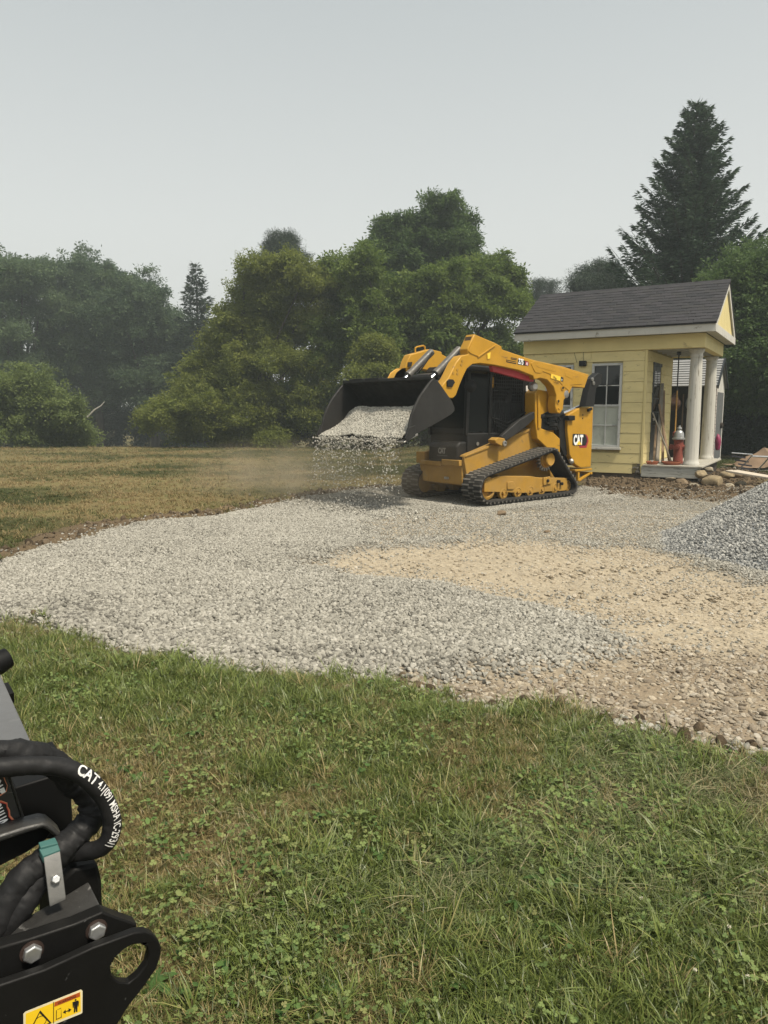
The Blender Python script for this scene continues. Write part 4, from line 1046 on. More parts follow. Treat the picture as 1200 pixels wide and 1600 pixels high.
# beam, soffit, fascia
MB().bb(.20, XL + .02, YF - .16, YF + .03, Z1 + .005, 3.135).build('beam', YW2, hut, .006)
MB().bb(.20, .36, YB + .02, YF - .165, Z1 + .007, 3.13).build('beam', YW2, hut, .006)
MB().bb(.37, XR - .01, YB - .02, YB + .12, Z1 + .007, 3.13).build('beam', YW2, hut, .006)
MB().bb(.37, XR - .01, YB + .125, YF - .17, Z1 + .05, Z1 + .07).build('porch_ceiling', pmat('grey porch ceiling', (.30, .30, .28), .8, 0, .15, 3), hut)
for k in range(5):
    MB().bb(.38, XR - .012, YF - .5 - .55 * k, YF - .46 - .55 * k, Z1 + .02, Z1 + .049).build('ceiling_batten', WPG, hut)
MB().bb(.03, 4.20, YF + .035, -.03, 3.14, 3.16).build('soffit', WP, hut)
MB().bb(.03, .195, -3.59, YF + .03, 3.14, 3.16).build('soffit', WP, hut)
MB().bb(-.02, 4.24, -.028, .0, 3.125, 3.285).build('fascia', WP, hut, .004)
MB().bb(-.02, .012, -3.617, -.032, 3.125, 3.285).build('fascia', WP, hut, .004)
RZ, EZ, HWID = 4.345, 3.285, 3.617
sl_ = (RZ - EZ) / (HWID / 2); slen = math.hypot(RZ - EZ, HWID / 2)
# gable: boards standing in the triangle, raking trim
gb = MB().prism([(-3.45, 3.29), (-.17, 3.29), (-1.81, 3.29 + 1.64 * sl_)], .05, .10, 'x').build('gable', pmat('gable sheathing', (.45, .37, .17), .8), hut)
for k in range(14):
    y0 = -.30 - k * .216; y1 = y0 - .208
    h = lambda y: 3.292 + (1.64 - abs(y + 1.81)) * sl_ - .03
    if min(h(y0), h(y1)) < 3.33: continue
    pts_ = [(y0, 3.292), (y1, 3.292), (y1, h(y1))] + ([(-1.81, h(-1.81))] if y1 < -1.81 < y0 else []) + [(y0, h(y0))]
    MB().prism(pts_, .026, .048, 'x').build('gable_board', YW2, gb, .003)
for sgn in (1, -1):
    pr = [(0, 0), (HWID / 2, RZ - EZ), (HWID / 2, RZ - EZ - .15), (.24, -.002), (0, -.002)]
    pts_ = [(-a_ if sgn > 0 else -HWID + a_, EZ + z_) for a_, z_ in pr]
    MB().prism(pts_, -.015, .02, 'x').build('rake_board', WP, hut, .004)
# roof
rf = empty('roof'); rf.parent = hut
MB().prism([(0.03, EZ - .005), (-HWID / 2, RZ - .0), (-HWID - .03, EZ - .005), (-HWID - .03, EZ + .02), (-HWID / 2, RZ + .03), (.03, EZ + .02)], -.03, 4.25, 'x').build('roof_deck', pmat('roofing felt', (.028, .028, .030), .9), rf)
SHG = [pmat('charcoal asphalt shingle', c_, .95, 0, .25, 6, .35, 150) for c_ in ((.026, .025, .028), (.032, .030, .034), (.020, .020, .023), (.028, .027, .028))]
rows, cols = 14, 19
dirv = Vector((0, -HWID / 2, RZ - EZ)).normalized(); nv = Vector((0, RZ - EZ, HWID / 2)).normalized()
expo = slen / rows; cw = 4.28 / cols
sme = []
for v_ in range(4):
    m_ = MB().add([(-cw / 2 + .003, 0, .0), (cw / 2 - .003, 0, .0), (cw / 2 - .003, expo * 1.35, -.004), (-cw / 2 + .003, expo * 1.35, -.004),
                   (-cw / 2 + .003, 0, .011), (cw / 2 - .003, 0, .011), (cw / 2 - .003, expo * 1.35, .002), (-cw / 2 + .003, expo * 1.35, .002)],
                  [(0, 3, 2, 1), (4, 5, 6, 7), (0, 1, 5, 4), (1, 2, 6, 5), (2, 3, 7, 6), (3, 0, 4, 7)]).mesh('shingle')
    m_.materials.append(SHG[v_]); sme.append(m_)
rr = random.Random(5)
for r_ in range(rows):
    for c_ in range(cols + (r_ % 2)):
        x_ = -.03 + cw * (c_ + (.5 if r_ % 2 == 0 else 0.02)) + rr.uniform(-.006, .006)
        x_ = min(max(x_, -.035 + cw * .45), 4.255 - cw * .45) if r_ % 2 else x_
        p_ = Vector((x_, .045, EZ + .012)) + dirv * (expo * r_ + rr.uniform(-.006, .006)) + nv * (.008 + rr.uniform(0, .003) + (.002 if c_ % 2 else 0))
        s_ = link('shingle', sme[rr.choice((0, 0, 1, 2, 3))], None, rf)
        s_.matrix_local = Matrix(((1, dirv.x, nv.x, p_.x), (0, dirv.y, nv.y, p_.y), (0, dirv.z, nv.z, p_.z), (0, 0, 0, 1)))
MB().prism([(-HWID / 2 + .12, RZ - .045), (-HWID / 2, RZ + .045), (-HWID / 2 - .12, RZ - .045), (-HWID / 2 - .12, RZ - .025), (-HWID / 2, RZ + .065), (-HWID / 2 + .12, RZ - .025)], -.035, 4.255, 'x').build('ridge_cap', SHG[0], rf)

# porch: deck, columns, door
dk = MB().bb(.16, 1.36, YF - .02, YF + .03, .12, .345); dk.build('deck_skirt', pmat('peeling grey white skirt', (.40, .40, .36), .85, 0, .2, 3, .3, 30, col2=(.20, .20, .17), c2amt=.35, c2scale=3, stretch=(1, 6, 6)), hut, .006)
for k in range(15):
    y_ = YF + .05 - k * .215
    MB().bb(.12, XR - .01, y_ - .208, y_, .347, .382).build('deck_board', WOOD, hut, .004)
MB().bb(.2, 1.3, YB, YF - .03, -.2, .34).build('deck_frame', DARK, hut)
def column(x_, y_, name='column'):
    fl = lambda k, z: 1 - (.035 if (k % 3 == 0 and .12 < z < 2.26) else 0)
    prof = [(.19, 0), (.19, .04), (.178, .06), (.165, .09), (.160, .13), (.157, .7), (.148, 1.5), (.132, 2.25), (.130, 2.27), (.142, 2.285), (.142, 2.31), (.132, 2.325), (.132, 2.36), (.165, 2.40), (.172, 2.43), (.172, 2.448)]
    prof = [(r_ * .90, z_) for r_, z_ in prof]
    return MB().lathe(prof, (x_, y_, .383), 48, (0, 0, 1), fl).build(name, CPT, hut)
column(.40, -.62); column(.42, -3.12)
dr = MB().bb(XR + .005, XR + .05, -1.90, -1.05, .40, 2.55).build('door', DKW, hut, .006)
MB().bb(XR - .012, XR + .02, -1.95, -.99, 2.551, 2.62).build('door_frame', DKW, hut)
for r_ in range(4):
    for c_ in range(2):
        MB().bb(XR - .002, XR + .006, -1.80 + c_ * .34, -1.50 + c_ * .34, 1.22 + r_ * .31, 1.50 + r_ * .31).build('pane', DGL, dr)
MB().lathe([(0, 0), (.03, 0), (.035, .03), (.02, .05), (0, .05)], (XR - .0, -1.12, 1.35), 10, (-1, 0, 0)).build('handle', STL, dr)

# ------------------------------------------------------------------ tool shed behind
def HW(x, y, z=0.0):
    c_, s_ = math.cos(HZ), math.sin(HZ)
    return (6.64 + c_ * x - s_ * y, 15.2 + s_ * x + c_ * y, z)
sd = empty('tool_shed', (6.64, 15.2, 0), HZ, 'low white tool shed with ribbed metal roof behind the yellow hut porch', 'shed')
SX0, SX1, SYF, SYB, SE, SR = .52, 3.4, -4.95, -7.0, 2.27, 2.95
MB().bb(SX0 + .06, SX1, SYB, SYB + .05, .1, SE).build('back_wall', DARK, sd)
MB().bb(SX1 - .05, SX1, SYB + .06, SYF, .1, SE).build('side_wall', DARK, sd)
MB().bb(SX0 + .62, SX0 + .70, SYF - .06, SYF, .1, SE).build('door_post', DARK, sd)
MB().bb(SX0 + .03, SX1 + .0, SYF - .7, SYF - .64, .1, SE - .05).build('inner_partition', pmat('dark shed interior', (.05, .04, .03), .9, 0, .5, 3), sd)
MB().prism([(SYF, .15), (SYB, .15), (SYB, SE), ((SYF + SYB) / 2, SR - .08), (SYF, SE)], SX0 + .01, SX0 + .06, 'x').build('gable_wall', WP, sd)
MB().bb(SX0 - .03, SX0 + .005, SYF - 1.55, SYF - .16, .25, 2.05).build('grey_door', pmat('grey plank door', (.10, .105, .105), .8, 0, .2, 4), sd)
for k in range(22):
    MB().bb(SX0 - .035, SX0 + .008, SYF - .13, SYF - .02, .15 + k * .095, .15 + k * .095 + .085).build('block', pmat('pinkish white block', (.46, .41, .37), .9, 0, .12, 6) if k == 0 else bpy.data.materials['pinkish white block'], sd, .003)
MB().lathe([(0, 0), (.09, 0), (.08, .05), (.03, .07), (0, .07)], (SX0 - .04, SYF - 1.2, 1.15), 12, (-1, 0, 0)).build('door_wreath', DARK, sd)
mdv = (Vector((0, (SYF + SYB) / 2, SR)) - Vector((0, SYF + .12, SE - .08)))
MTL = pmat('white ribbed roofing', (.25, .25, .245), .5, .0, .08, 3, col2=(.35, .33, .30), c2amt=.05)
for k in range(11):
    a_ = Vector((0, SYF + .12, SE - .08)) + mdv * (k / 11); c_ = Vector((0, SYF + .12, SE - .08)) + mdv * ((k + 1) / 11); n_ = Vector((0, mdv.z, -mdv.y)).normalized()
    MB().add([(SX0 - .06, a_.y, a_.z), (SX1 + .1, a_.y, a_.z), (SX1 + .1, c_.y, c_.z), (SX0 - .06, c_.y, c_.z),
              (SX0 - .06, a_.y + n_.y * .035, a_.z + n_.z * .035), (SX1 + .1, a_.y + n_.y * .035, a_.z + n_.z * .035), (SX1 + .1, c_.y + n_.y * .012, c_.z + n_.z * .012), (SX0 - .06, c_.y + n_.y * .012, c_.z + n_.z * .012)],
             [(0, 3, 2, 1), (4, 5, 6, 7), (0, 1, 5, 4), (1, 2, 6, 5), (2, 3, 7, 6), (3, 0, 4, 7)]).build('roof_rib', MTL, sd)
MB().prism([((SYF + SYB) / 2, SR), (SYB - .12, SE - .08), (SYB - .12, SE - .05), ((SYF + SYB) / 2, SR + .03)], SX0 - .06, SX1 + .1, 'x').build('roof_panel', MTL, sd)
for sgn in (1, -1):
    ya = SYF + .14 if sgn > 0 else SYB - .14
    MB().bar((SX0 - .07, ya, SE - .10), (SX0 - .07, (SYF + SYB) / 2, SR + .0), .03, .10).build('rake_trim', DKW, sd)

# ------------------------------------------------------------------ things on and around the porch
def at_hut(o, x, y, z, rz=0.0):
    o.location = HW(x, y, z); o.rotation_euler = (0, 0, HZ + rz); return o
HYR = pmat('faded red hydrant paint', (.20, .030, .018), .6, 0, .15, 6, .1, 50, dust=.2)
SIL = pmat('silver hydrant paint', (.33, .335, .33), .4, .5, .12, 8)
hy = at_hut(empty('fire_hydrant', label='red fire hydrant with silver domed top standing on the porch', cat='fire hydrant'), .74, -1.05, .385)
MB().lathe([(.15, 0), (.15, .03), (.11, .04), (.105, .06), (.10, .50), (.115, .51), (.115, .53), (.0, .53)], (0, 0, 0), 20).build('barrel', HYR, hy)
MB().lathe([(.14, .53), (.14, .56), (.11, .57), (.10, .66), (.075, .71), (.04, .735), (.04, .75), (.055, .76), (.05, .79), (.02, .81), (.02, .84), (0, .84)], (0, 0, 0), 20).build('bonnet', SIL, hy)
for d_ in ((1, 0, 0), (-1, 0, 0), (0, 1, 0)):
    MB().lathe([(0, .06), (.055, .06), (.055, .13), (.068, .135), (.068, .175), (.03, .18), (.03, .205), (0, .205)], (0, 0, .36), 12, d_).build('nozzle', HYR, hy)
TC = pmat('terracotta clay', (.33, .11, .06), .85, 0, .2, 6, .1, 40)
for i, (x_, y_, r_, lab) in enumerate(((1.16, -.42, .13, 'small red clay dish at the left end of the porch deck'), (.78, -.55, .20, 'wider red clay dish in front of the hydrant base'))):
    p_ = at_hut(empty('clay_dish', label=lab, cat='dish', group='clay dishes on the porch deck'), x_, y_, .383)
    MB().lathe([(r_ * .8, 0), (r_, .055), (r_ * 1.03, .058), (r_ * 1.03, .068), (r_ * .94, .068), (r_ * .75, .015), (0, .012)], (0, 0, 0), 24).build('bowl', TC, p_)
    MB().lathe([(r_ * .8, .02), (r_ * .85, .045), (0, .05)], (0, 0, 0), 16).build('soil', FND, p_)
MB_c = pmat('small white cup', (.5, .5, .46), .6)
tag(at_hut(MB().lathe([(.03, 0), (.04, .08), (.034, .08), (.026, .01), (0, .01)], (0, 0, 0), 14).build('cup', MB_c), 1.20, -.56, .383), 'little white cup beside the left clay dish', 'cup')
PLK = pmat('brown weathered lath', (.24, .165, .10), .85, 0, .25, 3, .2, 30, stretch=(6, 6, 1)); PLG = pmat('grey weathered lath', (.30, .27, .22), .85, 0, .25, 3, .2, 30, stretch=(6, 6, 1))
for (x0, y0, x1, y1, z1, wd, m_, lab) in (
        (1.16, -1.00, 1.30, -1.90, 2.18, .07, PLG, 'tallest grey plank leaning by the black porch door'),
        (1.05, -1.00, 1.30, -2.10, 2.02, .06, PLK, 'brown plank leaning second from the black porch door'),
        (1.20, -.80, 1.31, -1.45, 1.25, .05, PLK, 'short upright brown lath in front of the black door'),
        (.84, -.95, 1.31, -1.0, 1.50, .045, PLG, 'thin grey lath slanting steeply across the black door'),
        (.92, -1.1, 1.30, -1.6, 1.70, .05, PLK, 'brown lath leaning between the slanting lath and the planks')):
    a_, c_ = Vector((x0, y0, .39)), Vector((x1, y1, z1))
    o = MB().bar((0, 0, 0), c_ - a_, wd, .022).build('leaning_plank', m_, None, .003)
    tag(at_hut(o, a_.x, a_.y, a_.z), lab, 'plank', 'planks leaning inside the porch')
hp = at_hut(empty('hanging_pole', label='dark pole with worn yellow lower grip hanging from the porch ceiling', cat='pole'), .92, -1.6, 0)
MB().tube([(0, 0, 2.9), (0, 0, 2.0)], .014, 8).build('upper_rod', BLK, hp); MB().tube([(0, 0, 2.0), (.0, 0, 1.05)], .017, 8).build('grip', pmat('worn ochre handle', (.40, .22, .05), .6, 0, .3, 20), hp)
MB().lathe([(.02, .0), (.05, .03), (.05, .10), (.02, .13), (0, .13)], (0, 0, .95), 12).build('ferrule', HYR, hp); MB().bb(-.04, .04, -.04, .04, 2.8, 2.87).build('bracket', BLK, hp)
# tools in the shed doorway
for (x_, h_, k_, lab) in ((1.32, 1.5, 0, 'long handled shovel hanging in the dark shed opening'), (1.14, 1.35, 1, 'garden fork hanging beside the shovel in the shed opening')):
    t_ = at_hut(empty('hanging_tool', label=lab, cat='garden tool', group='tools hanging in the shed'), x_, SYF - .1, .5)
    MB().tube([(0, 0, 0), (0, 0, h_)], .018, 8).build('handle', PLK, t_)
    if k_ == 0: MB().prism([(-.1, -.02), (-.11, -.2), (0, -.33), (.11, -.2), (.1, -.02)], -.012, .012).build('blade', STL, t_, .004)
    else:
        q = MB().bb(-.09, .09, -.012, .012, -.04, .0)
        for j in range(4): q.bb(-.085 + j * .05, -.07 + j * .05, -.008, .008, -.3, -.035)
        q.build('tines', STL, t_)
def sack(seed, sx, sy, sz_, rough=.12):
    bm = bmesh.new(); bmesh.ops.create_icosphere(bm, subdivisions=3, radius=1)
    r = random.Random(seed); ph = [r.uniform(0, 6) for _ in range(6)]
    for v in bm.verts:
        c_ = v.co.copy(); f_ = 1 + rough * (math.sin(c_.x * 3.1 + ph[0]) * math.cos(c_.y * 2.7 + ph[1]) + .5 * math.sin(c_.z * 5 + ph[2]) + .35 * math.sin(c_.x * 8 + c_.z * 7 + ph[3]))
        v.co = Vector((c_.x * sx * f_, c_.y * sy * f_, max(c_.z * f_, -.8) * sz_))
    me = bpy.data.meshes.new('sack'); bm.to_mesh(me); bm.free(); me.polygons.foreach_set('use_smooth', [True] * len(me.polygons)); return me
gs = tag(at_hut(link('grey_sack', sack(3, .16, .14, .22), pmat('pale grey cloth sack', (.26, .27, .25), .9, 0, .2, 5)), 1.06, SYF + .02, 1.75), 'pale grey sack hung at the top of the shed opening', 'sack')
bc = tag(at_hut(link('brown_basket', sack(4, .17, .12, .24), pmat('brown basket weave', (.075, .04, .025), .9, 0, .3, 30)), 1.52, SYF + .02, 1.75), 'brown basket hung at the left of the shed opening', 'basket')

# rocks, plank and soil in front of the porch
def rock_mesh(seed, flatness=.6):
    me = stone_mesh(seed, flatness, .85, 3); me.polygons.foreach_set('use_smooth', [True] * len(me.polygons)); me.set_sharp_from_angle(angle=R(35)); return me
RK = [pmat('lichen tan fieldstone', c_, .9, 0, .25, 4, .4, 25, col2=(.16, .12, .07), c2amt=.3, c2scale=3) for c_ in ((.25, .195, .115), (.21, .18, .13), (.30, .26, .19), (.18, .13, .08))]
for i, (x_, y_, z_, s_, sz_, m_, lab) in enumerate((
        (.02, -.55, .34, .26, .26, 2, 'pale round fieldstone on top beside the front column base'),
        (.10, -.10, .27, .62, .2, 0, 'long flat tan fieldstone laid under the front column'),
        (-.34, -.30, .25, .42, .24, 0, 'tan fieldstone leaning right of the long flat stone'),
        (-.18, .42, .17, .66, .27, 0, 'largest mossy fieldstone at the front of the stone heap'),
        (-.48, .50, .09, .30, .26, 2, 'pale egg shaped stone at the foot of the largest fieldstone'),
        (.42, .34, .12, .40, .28, 3, 'brown fieldstone in front of the deck skirt'),
        (.13, .62, .06, .44, .26, 1, 'grey fieldstone half buried in the loose soil'),
        (-.86, .38, .06, .52, .26, 3, 'low brown fieldstone nearest the grey gravel heap'),
        (-.5, -.75, .24, .36, .24, 3, 'dark brown fieldstone behind the heap near the shed'),
        (.66, .16, .16, .26, .2, 1, 'small grey stone tucked against the deck skirt'),
        (-.66, .14, .13, .34, .22, 2, 'pale fieldstone under the end of the long plank'))):
    s_ *= .68; o = link('fieldstone', rock_mesh(100 + i, sz_ / .42), RK[m_]); at_hut(o, x_, y_, z_ - .03, i * 1.7); o.scale = (s_, s_ * .8, s_ * .8)
    tag(o, lab, 'rock', 'fieldstones heaped by the porch')
pk = MB().bar((0, 0, 0), (-1.55, .55, -.17), .26, .035).build('ramp_plank', pmat('bleached plank', (.46, .40, .32), .85, 0, .15, 3, .2, 30), None, .004)
tag(at_hut(pk, -.42, .12, .34), 'bleached plank sloping from the stone heap to the grass', 'plank')
pk = MB().bar((0, 0, 0), (-1.25, .40, -.15), .16, .03).build('ramp_plank', bpy.data.materials['bleached plank'], None, .004)
tag(at_hut(pk, -.52, -.16, .33), 'narrower bleached plank lying behind the sloping one', 'plank')
# folding chair frame, pink bag, stake, tarp heap
fc = empty('folding_chair', HW(-.55, -2.2, .05), HZ, 'folded aluminium garden chair lying behind the porch stones', 'chair')
ALU = pmat('dull aluminium tube', (.42, .43, .43), .4, .7, .1, 8)
MB().tube([(.3, 0, .0), (.0, .1, .34), (-.12, .12, .52)], .016, 7).build('leg', ALU, fc); MB().tube([(-.10, -.35, .0), (-.36, -.25, .34), (-.44, -.22, .46)], .016, 7).build('leg', ALU, fc)
MB().tube([(-.12, .12, .52), (.30, .2, .55)], .016, 7).build('arm_rest', ALU, fc); MB().tube([(-.44, -.22, .46), (-.1, -.1, .47)], .022, 7).build('arm_rest', ALU, fc)
for k in range(4): MB().bar((.30 - k * .07, .15, .48 - k * .09), (.02 - k * .07, .08, .44 - k * .09), .004, .035).build('strap', pmat('dark webbing', (.05, .05, .06), .8) if k == 0 else bpy.data.materials['dark webbing'], fc)
tag(at_hut(link('pink_bag', sack(9, .07, .07, .24), pmat('faded magenta plastic', (.22, .02, .07), .5, 0, .2, 6)), .36, -4.75, .72), 'dusty pink bag hung at the shed corner', 'bag')
tag(MB().tube([HW(-1.5, -2.0, .12), (HW(-1.5, -2.0, 0)[0] + .05, HW(-1.5, -2.0, 0)[1], 1.35)], .014, 7).build('thin_stake', pmat('pale stake', (.42, .40, .36), .6)), 'thin pale stake upright in the grass right of the hut', 'stake')
tp = empty('tarp_heap', (9.75, 19.0, .1), 0, 'brown tarpaulin folded over a low heap beside the trees', 'tarpaulin')
TARP = pmat('brown tarpaulin', (.20, .135, .085), .8, 0, .2, 3, .2, 10)
gx_ = np.linspace(-.75, .75, 17)
def tarp_z(x, y, k): return max(.05, (.52 - .1 * k) - abs(x) * (.55 - .05 * k) - abs(y) * .45 + .03 * math.sin(9 * x + 3 * y + k * 2) + .02 * math.sin(14 * y))
for k in range(3):
    MB().sheet([[(x_ * (1 + .08 * k), y_ * 1.0 - .06 * k, tarp_z(x_, y_, k) - .06 * k) for x_ in gx_] for y_ in gx_]).build('fold', TARP if k != 1 else pmat('grey tarp underside', (.26, .24, .20), .8), tp)
tag(link('canvas_mound', sack(12, .7, .5, .35), pmat('dull olive canvas', (.20, .17, .10), .9, 0, .2, 3)), 'low olive canvas mound at the right edge beside the tarpaulin', 'canvas heap').location = (10.75, 19.3, .2)
# single clods and rocks on the pad and lawn edge
for i, (x_, y_, s_, m_, lab) in enumerate(((1.72, 10.7, .16, 3, 'brown clod lying alone on the gravel before the loader'), (-.19, 3.80, .05, 2, 'pale pointed stone on the lawn edge'), (.50, 3.40, .055, 2, 'small white stone in the grass near the brown stones'), (2.05, 9.15, .07, 3, 'tiny dark clod on the packed gravel'))):
    o = link('loose_rock', rock_mesh(140 + i, .6), RK[m_]); o.location = (x_, y_, float(gz(np.array([x_]), np.array([y_]))[0]) + s_ * .2); o.scale = (s_,) * 3; tag(o, lab, 'rock')

# ------------------------------------------------------------------ black hydraulic attachment close to the camera
BP = pmat('scuffed black powder coat', (.005, .005, .005), .42, 0, .3, 8, .06, 220, dust=.03, dcol=(.22, .21, .19), spec=.08, col2=(.10, .10, .10), c2amt=-.15, c2scale=42)
BPT = pmat('scraped black steel top', (.012, .012, .012), .45, 0, .4, 16, .12, 160, dust=.16, dcol=(.24, .23, .21), spec=.5, col2=(.19, .185, .175), c2amt=.0, c2scale=36, stretch=(1, 1, 2.4))
BOOM = pmat('lit grey boom plate', (.085, .086, .088), .45, 0, .12, 6, .05, 200, dust=.42, dcol=(.17, .17, .168), spec=.5, col2=(.15, .15, .148), c2amt=.02, c2scale=24)  # black boom coloured grey to carry the light on its upper face
SLV = pmat('black nylon hose sleeve', (.008, .008, .0085), .6, 0, .25, 18, .35, 14, dust=.05, dcol=(.12, .115, .11), spec=.25)
ZNC = pmat('zinc plated bolt', (.50, .50, .49), .38, .85, .12, 30, .05, 200)
TEAL = pmat('teal cushion clamp', (.035, .105, .095), .55, 0, .1, 12)
WHD = flat('white hose print', (.62, .61, .59), .7)
at_ = empty('hydraulic_attachment', (-0.394228, 1.05, 0), math.pi + R(35), 'black steel hydraulic attachment with looping sleeved hoses and yellow warning sticker', 'machine attachment')

hole = [(-0.015,0.675),(-0.025,0.665),(-0.027,0.652),(-0.023,0.636),(-0.008,0.622),(0.005,0.617),(0.019,0.625),(0.030,0.641),(0.031,0.657),(0.024,0.669),(0.010,0.677),(-0.003,0.679)]
out_ = [(0.181,0.699),(0.122,0.695),(0.055,0.700),(-0.007,0.698),(-0.024,0.693),(-0.036,0.682),(-0.044,0.668),(-0.048,0.653),(-0.046,0.639),(-0.039,0.622),(-0.017,0.599),(0.008,0.577),(0.024,0.557),(0.059,0.527)] + [(.09, .0), (.42, .0), (.42, .62), (.30, .70)]
pl = MB().prism(out_, -.016, .0, 'y', holes=[hole]); pl.build('lug_plate', BP, at_, .0025)
up_ = [(0.174,0.732),(0.134,0.728),(0.072,0.725),(0.030,0.728),(0.006,0.707),(-0.022,0.684),(-0.017,0.671),(0.017,0.666),(0.044,0.663),(0.063,0.636)] + [(.10, .58), (.40, .58), (.40, .76)]
u_o = MB().prism(up_, -.060, -.035).build('side_plate', BP, at_, .003)
def hexbolt(x, y, z, r, parent, h=.011, washer=True):
    b_ = MB()
    b_.lathe([(r * 1.02, 0), (r * 1.02, h * .85), (r * .88, h), (0, h)], (x, y, z), 6, (0, 1, 0))
    o_ = b_.build('bolt', ZNC, parent, .001)
    MB().lathe([(r * 1.25, -.0005), (r * 1.25, .0015), (r * 1.0, .002), (0, .0025)], (x, y, z), 24, (0, 1, 0)).build('washer', BP if not washer else pmat('rust stained washer', (.03, .018, .014), .6, .2, .3, 20) if 'rust stained washer' not in bpy.data.materials else bpy.data.materials['rust stained washer'], o_)
    return o_
(p1, p2) = [(0.041,0.703),(0.133,0.707)]
hexbolt(p1[0], -.035, p1[1], .0130, u_o); hexbolt(p2[0], -.035, p2[1], .0135, u_o)
# ledge between the two plates
MB().bb(.06, .40, -.034, -.0165, .60, .66).build('spacer', BP, at_)
# sloping top of the housing
def slab(front, back, yf, yb, th, name, m, bev=.003):
    n_ = len(front); vs = [(x, yf, z) for x, z in front] + [(x, yb, z) for x, z in back]
    vs += [(x, y, z - th) for x, y, z in vs]
    g_ = MB(); N2 = 2 * n_
    for i in range(n_ - 1):
        g_.f.append([i, i + 1, n_ + i + 1, n_ + i]); g_.f.append([N2 + i, N2 + n_ + i, N2 + n_ + i + 1, N2 + i + 1])
        g_.f.append([i, N2 + i, N2 + i + 1, i + 1]); g_.f.append([n_ + i, n_ + i + 1, N2 + n_ + i + 1, N2 + n_ + i])
    g_.f.append([0, n_, N2 + n_, N2]); g_.f.append([n_ - 1, N2 + n_ - 1, N2 + 2 * n_ - 1, 2 * n_ - 1])
    g_.v = vs; g_.mi = [0] * len(g_.f)
    return g_.build(name, m, at_, bev)
slab([(0.247,0.718),(0.171,0.715),(0.131,0.712),(0.067,0.709),(0.023,0.711)], [(0.244,0.689),(0.146,0.681),(0.119,0.700),(0.062,0.714),(0.028,0.724)], -.062, -.135, .02, 'housing_top', BPT)
MB().prism([(0.088,0.679),(0.069,0.730),(0.045,0.745),(0.008,0.739),(0.003,0.704),(0.004,0.643),(0.018,0.616),(0.092,0.610)], -.24, -.15).build('housing_end', BP, at_, .006)
# black box coloured as the shaded void of the opening, and decal plate
MB().prism([(0.112,0.856),(0.020,0.861),(0.021,0.755),(0.040,0.735),(0.112,0.760)], -.42, -.27).build('dark_void_box', flat('void and pin black', (.004, .004, .004), .6, 0, .2), at_, .003)
dp = MB().prism([(0.239,0.976),(0.128,0.915),(0.110,0.818),(0.121,0.788),(0.249,0.829)], -.214, -.20).build('decal_plate', BPT, at_, .002)
MB().prism([(0.239,0.978),(0.128,0.917),(0.108,0.816),(0.105,0.817),(0.126,0.918),(0.129,0.920),(0.239,0.980)], -.235, -.196).build('plate_rim', BPT, at_, .002)
for poly, nm, m_ in (([(0.156,0.874),(0.141,0.874),(0.132,0.867),(0.132,0.861),(0.129,0.853),(0.129,0.844),(0.124,0.835),(0.125,0.823),(0.137,0.818),(0.148,0.820),(0.158,0.828)], 'decal', flat('salmon decal edge', (.62, .23, .12), .5)),
                     ([(0.156,0.872),(0.141,0.872),(0.133,0.866),(0.133,0.860),(0.131,0.853),(0.131,0.843),(0.126,0.834),(0.127,0.825),(0.138,0.820),(0.148,0.822),(0.158,0.831)], 'decal', flat('decal red', (.50, .05, .04), .5)),
                     ([(0.156,0.871),(0.141,0.870),(0.134,0.865),(0.134,0.860),(0.132,0.852),(0.132,0.843),(0.127,0.834),(0.128,0.829),(0.139,0.825),(0.148,0.826),(0.158,0.834)], 'decal', DBL),
                     ([(0.153,0.919),(0.134,0.913),(0.133,0.908),(0.130,0.897),(0.132,0.887),(0.142,0.882),(0.155,0.885)], 'decal', bpy.data.materials['salmon decal edge']),
                     ([(0.153,0.918),(0.135,0.912),(0.134,0.907),(0.131,0.897),(0.133,0.889),(0.142,0.885),(0.155,0.888)], 'decal', DBL)):
    k = len([c_ for c_ in dp.children])
    MB().prism(poly, -.1998 + k * .0004, -.1995 + k * .0004).build(nm, m_, dp)
(q0, q1, q2, q3) = [(0.143,0.872),(0.132,0.832),(0.142,0.915),(0.134,0.889)]
def dvec(a_, b_): return Vector((b_[0] - a_[0], 0, b_[1] - a_[1]))
d_ = dvec(q0, q1).normalized(); up_v = Vector((0, 1, 0)).cross(d_)
o0 = Vector((q0[0], -.1965, q0[1])) - up_v * .026
lettering('BH110', .042, o0 + d_ * .001 - up_v * .003, d_, up_v, WHT, dp, bold=.0012, sx=.30, extrude=.0003)
lettering('CAT', .042, Vector((q2[0], -.1965, q2[1])) - up_v * .029, d_, up_v, WHT, dp, bold=.0014, sx=.34, extrude=.0003)
# bent bracket rim in front of the decal plate
rim = [(0.212,0.831),(0.150,0.836),(0.111,0.837),(0.088,0.836),(0.078,0.831),(0.069,0.819),(0.058,0.802),(0.070,0.804),(0.080,0.818),(0.088,0.826),(0.107,0.826),(0.151,0.824),(0.213,0.819)]
MB().prism(rim, -.20, -.16).build('bracket_rim', BPT, at_, .004)
MB().prism([(0.213,0.814),(0.151,0.820),(0.107,0.823),(0.088,0.822),(0.078,0.813),(0.069,0.800),(0.079,0.788),(0.109,0.776),(0.154,0.766),(0.216,0.768)], -.215, -.19).build('bracket_web', BP, at_, .003)
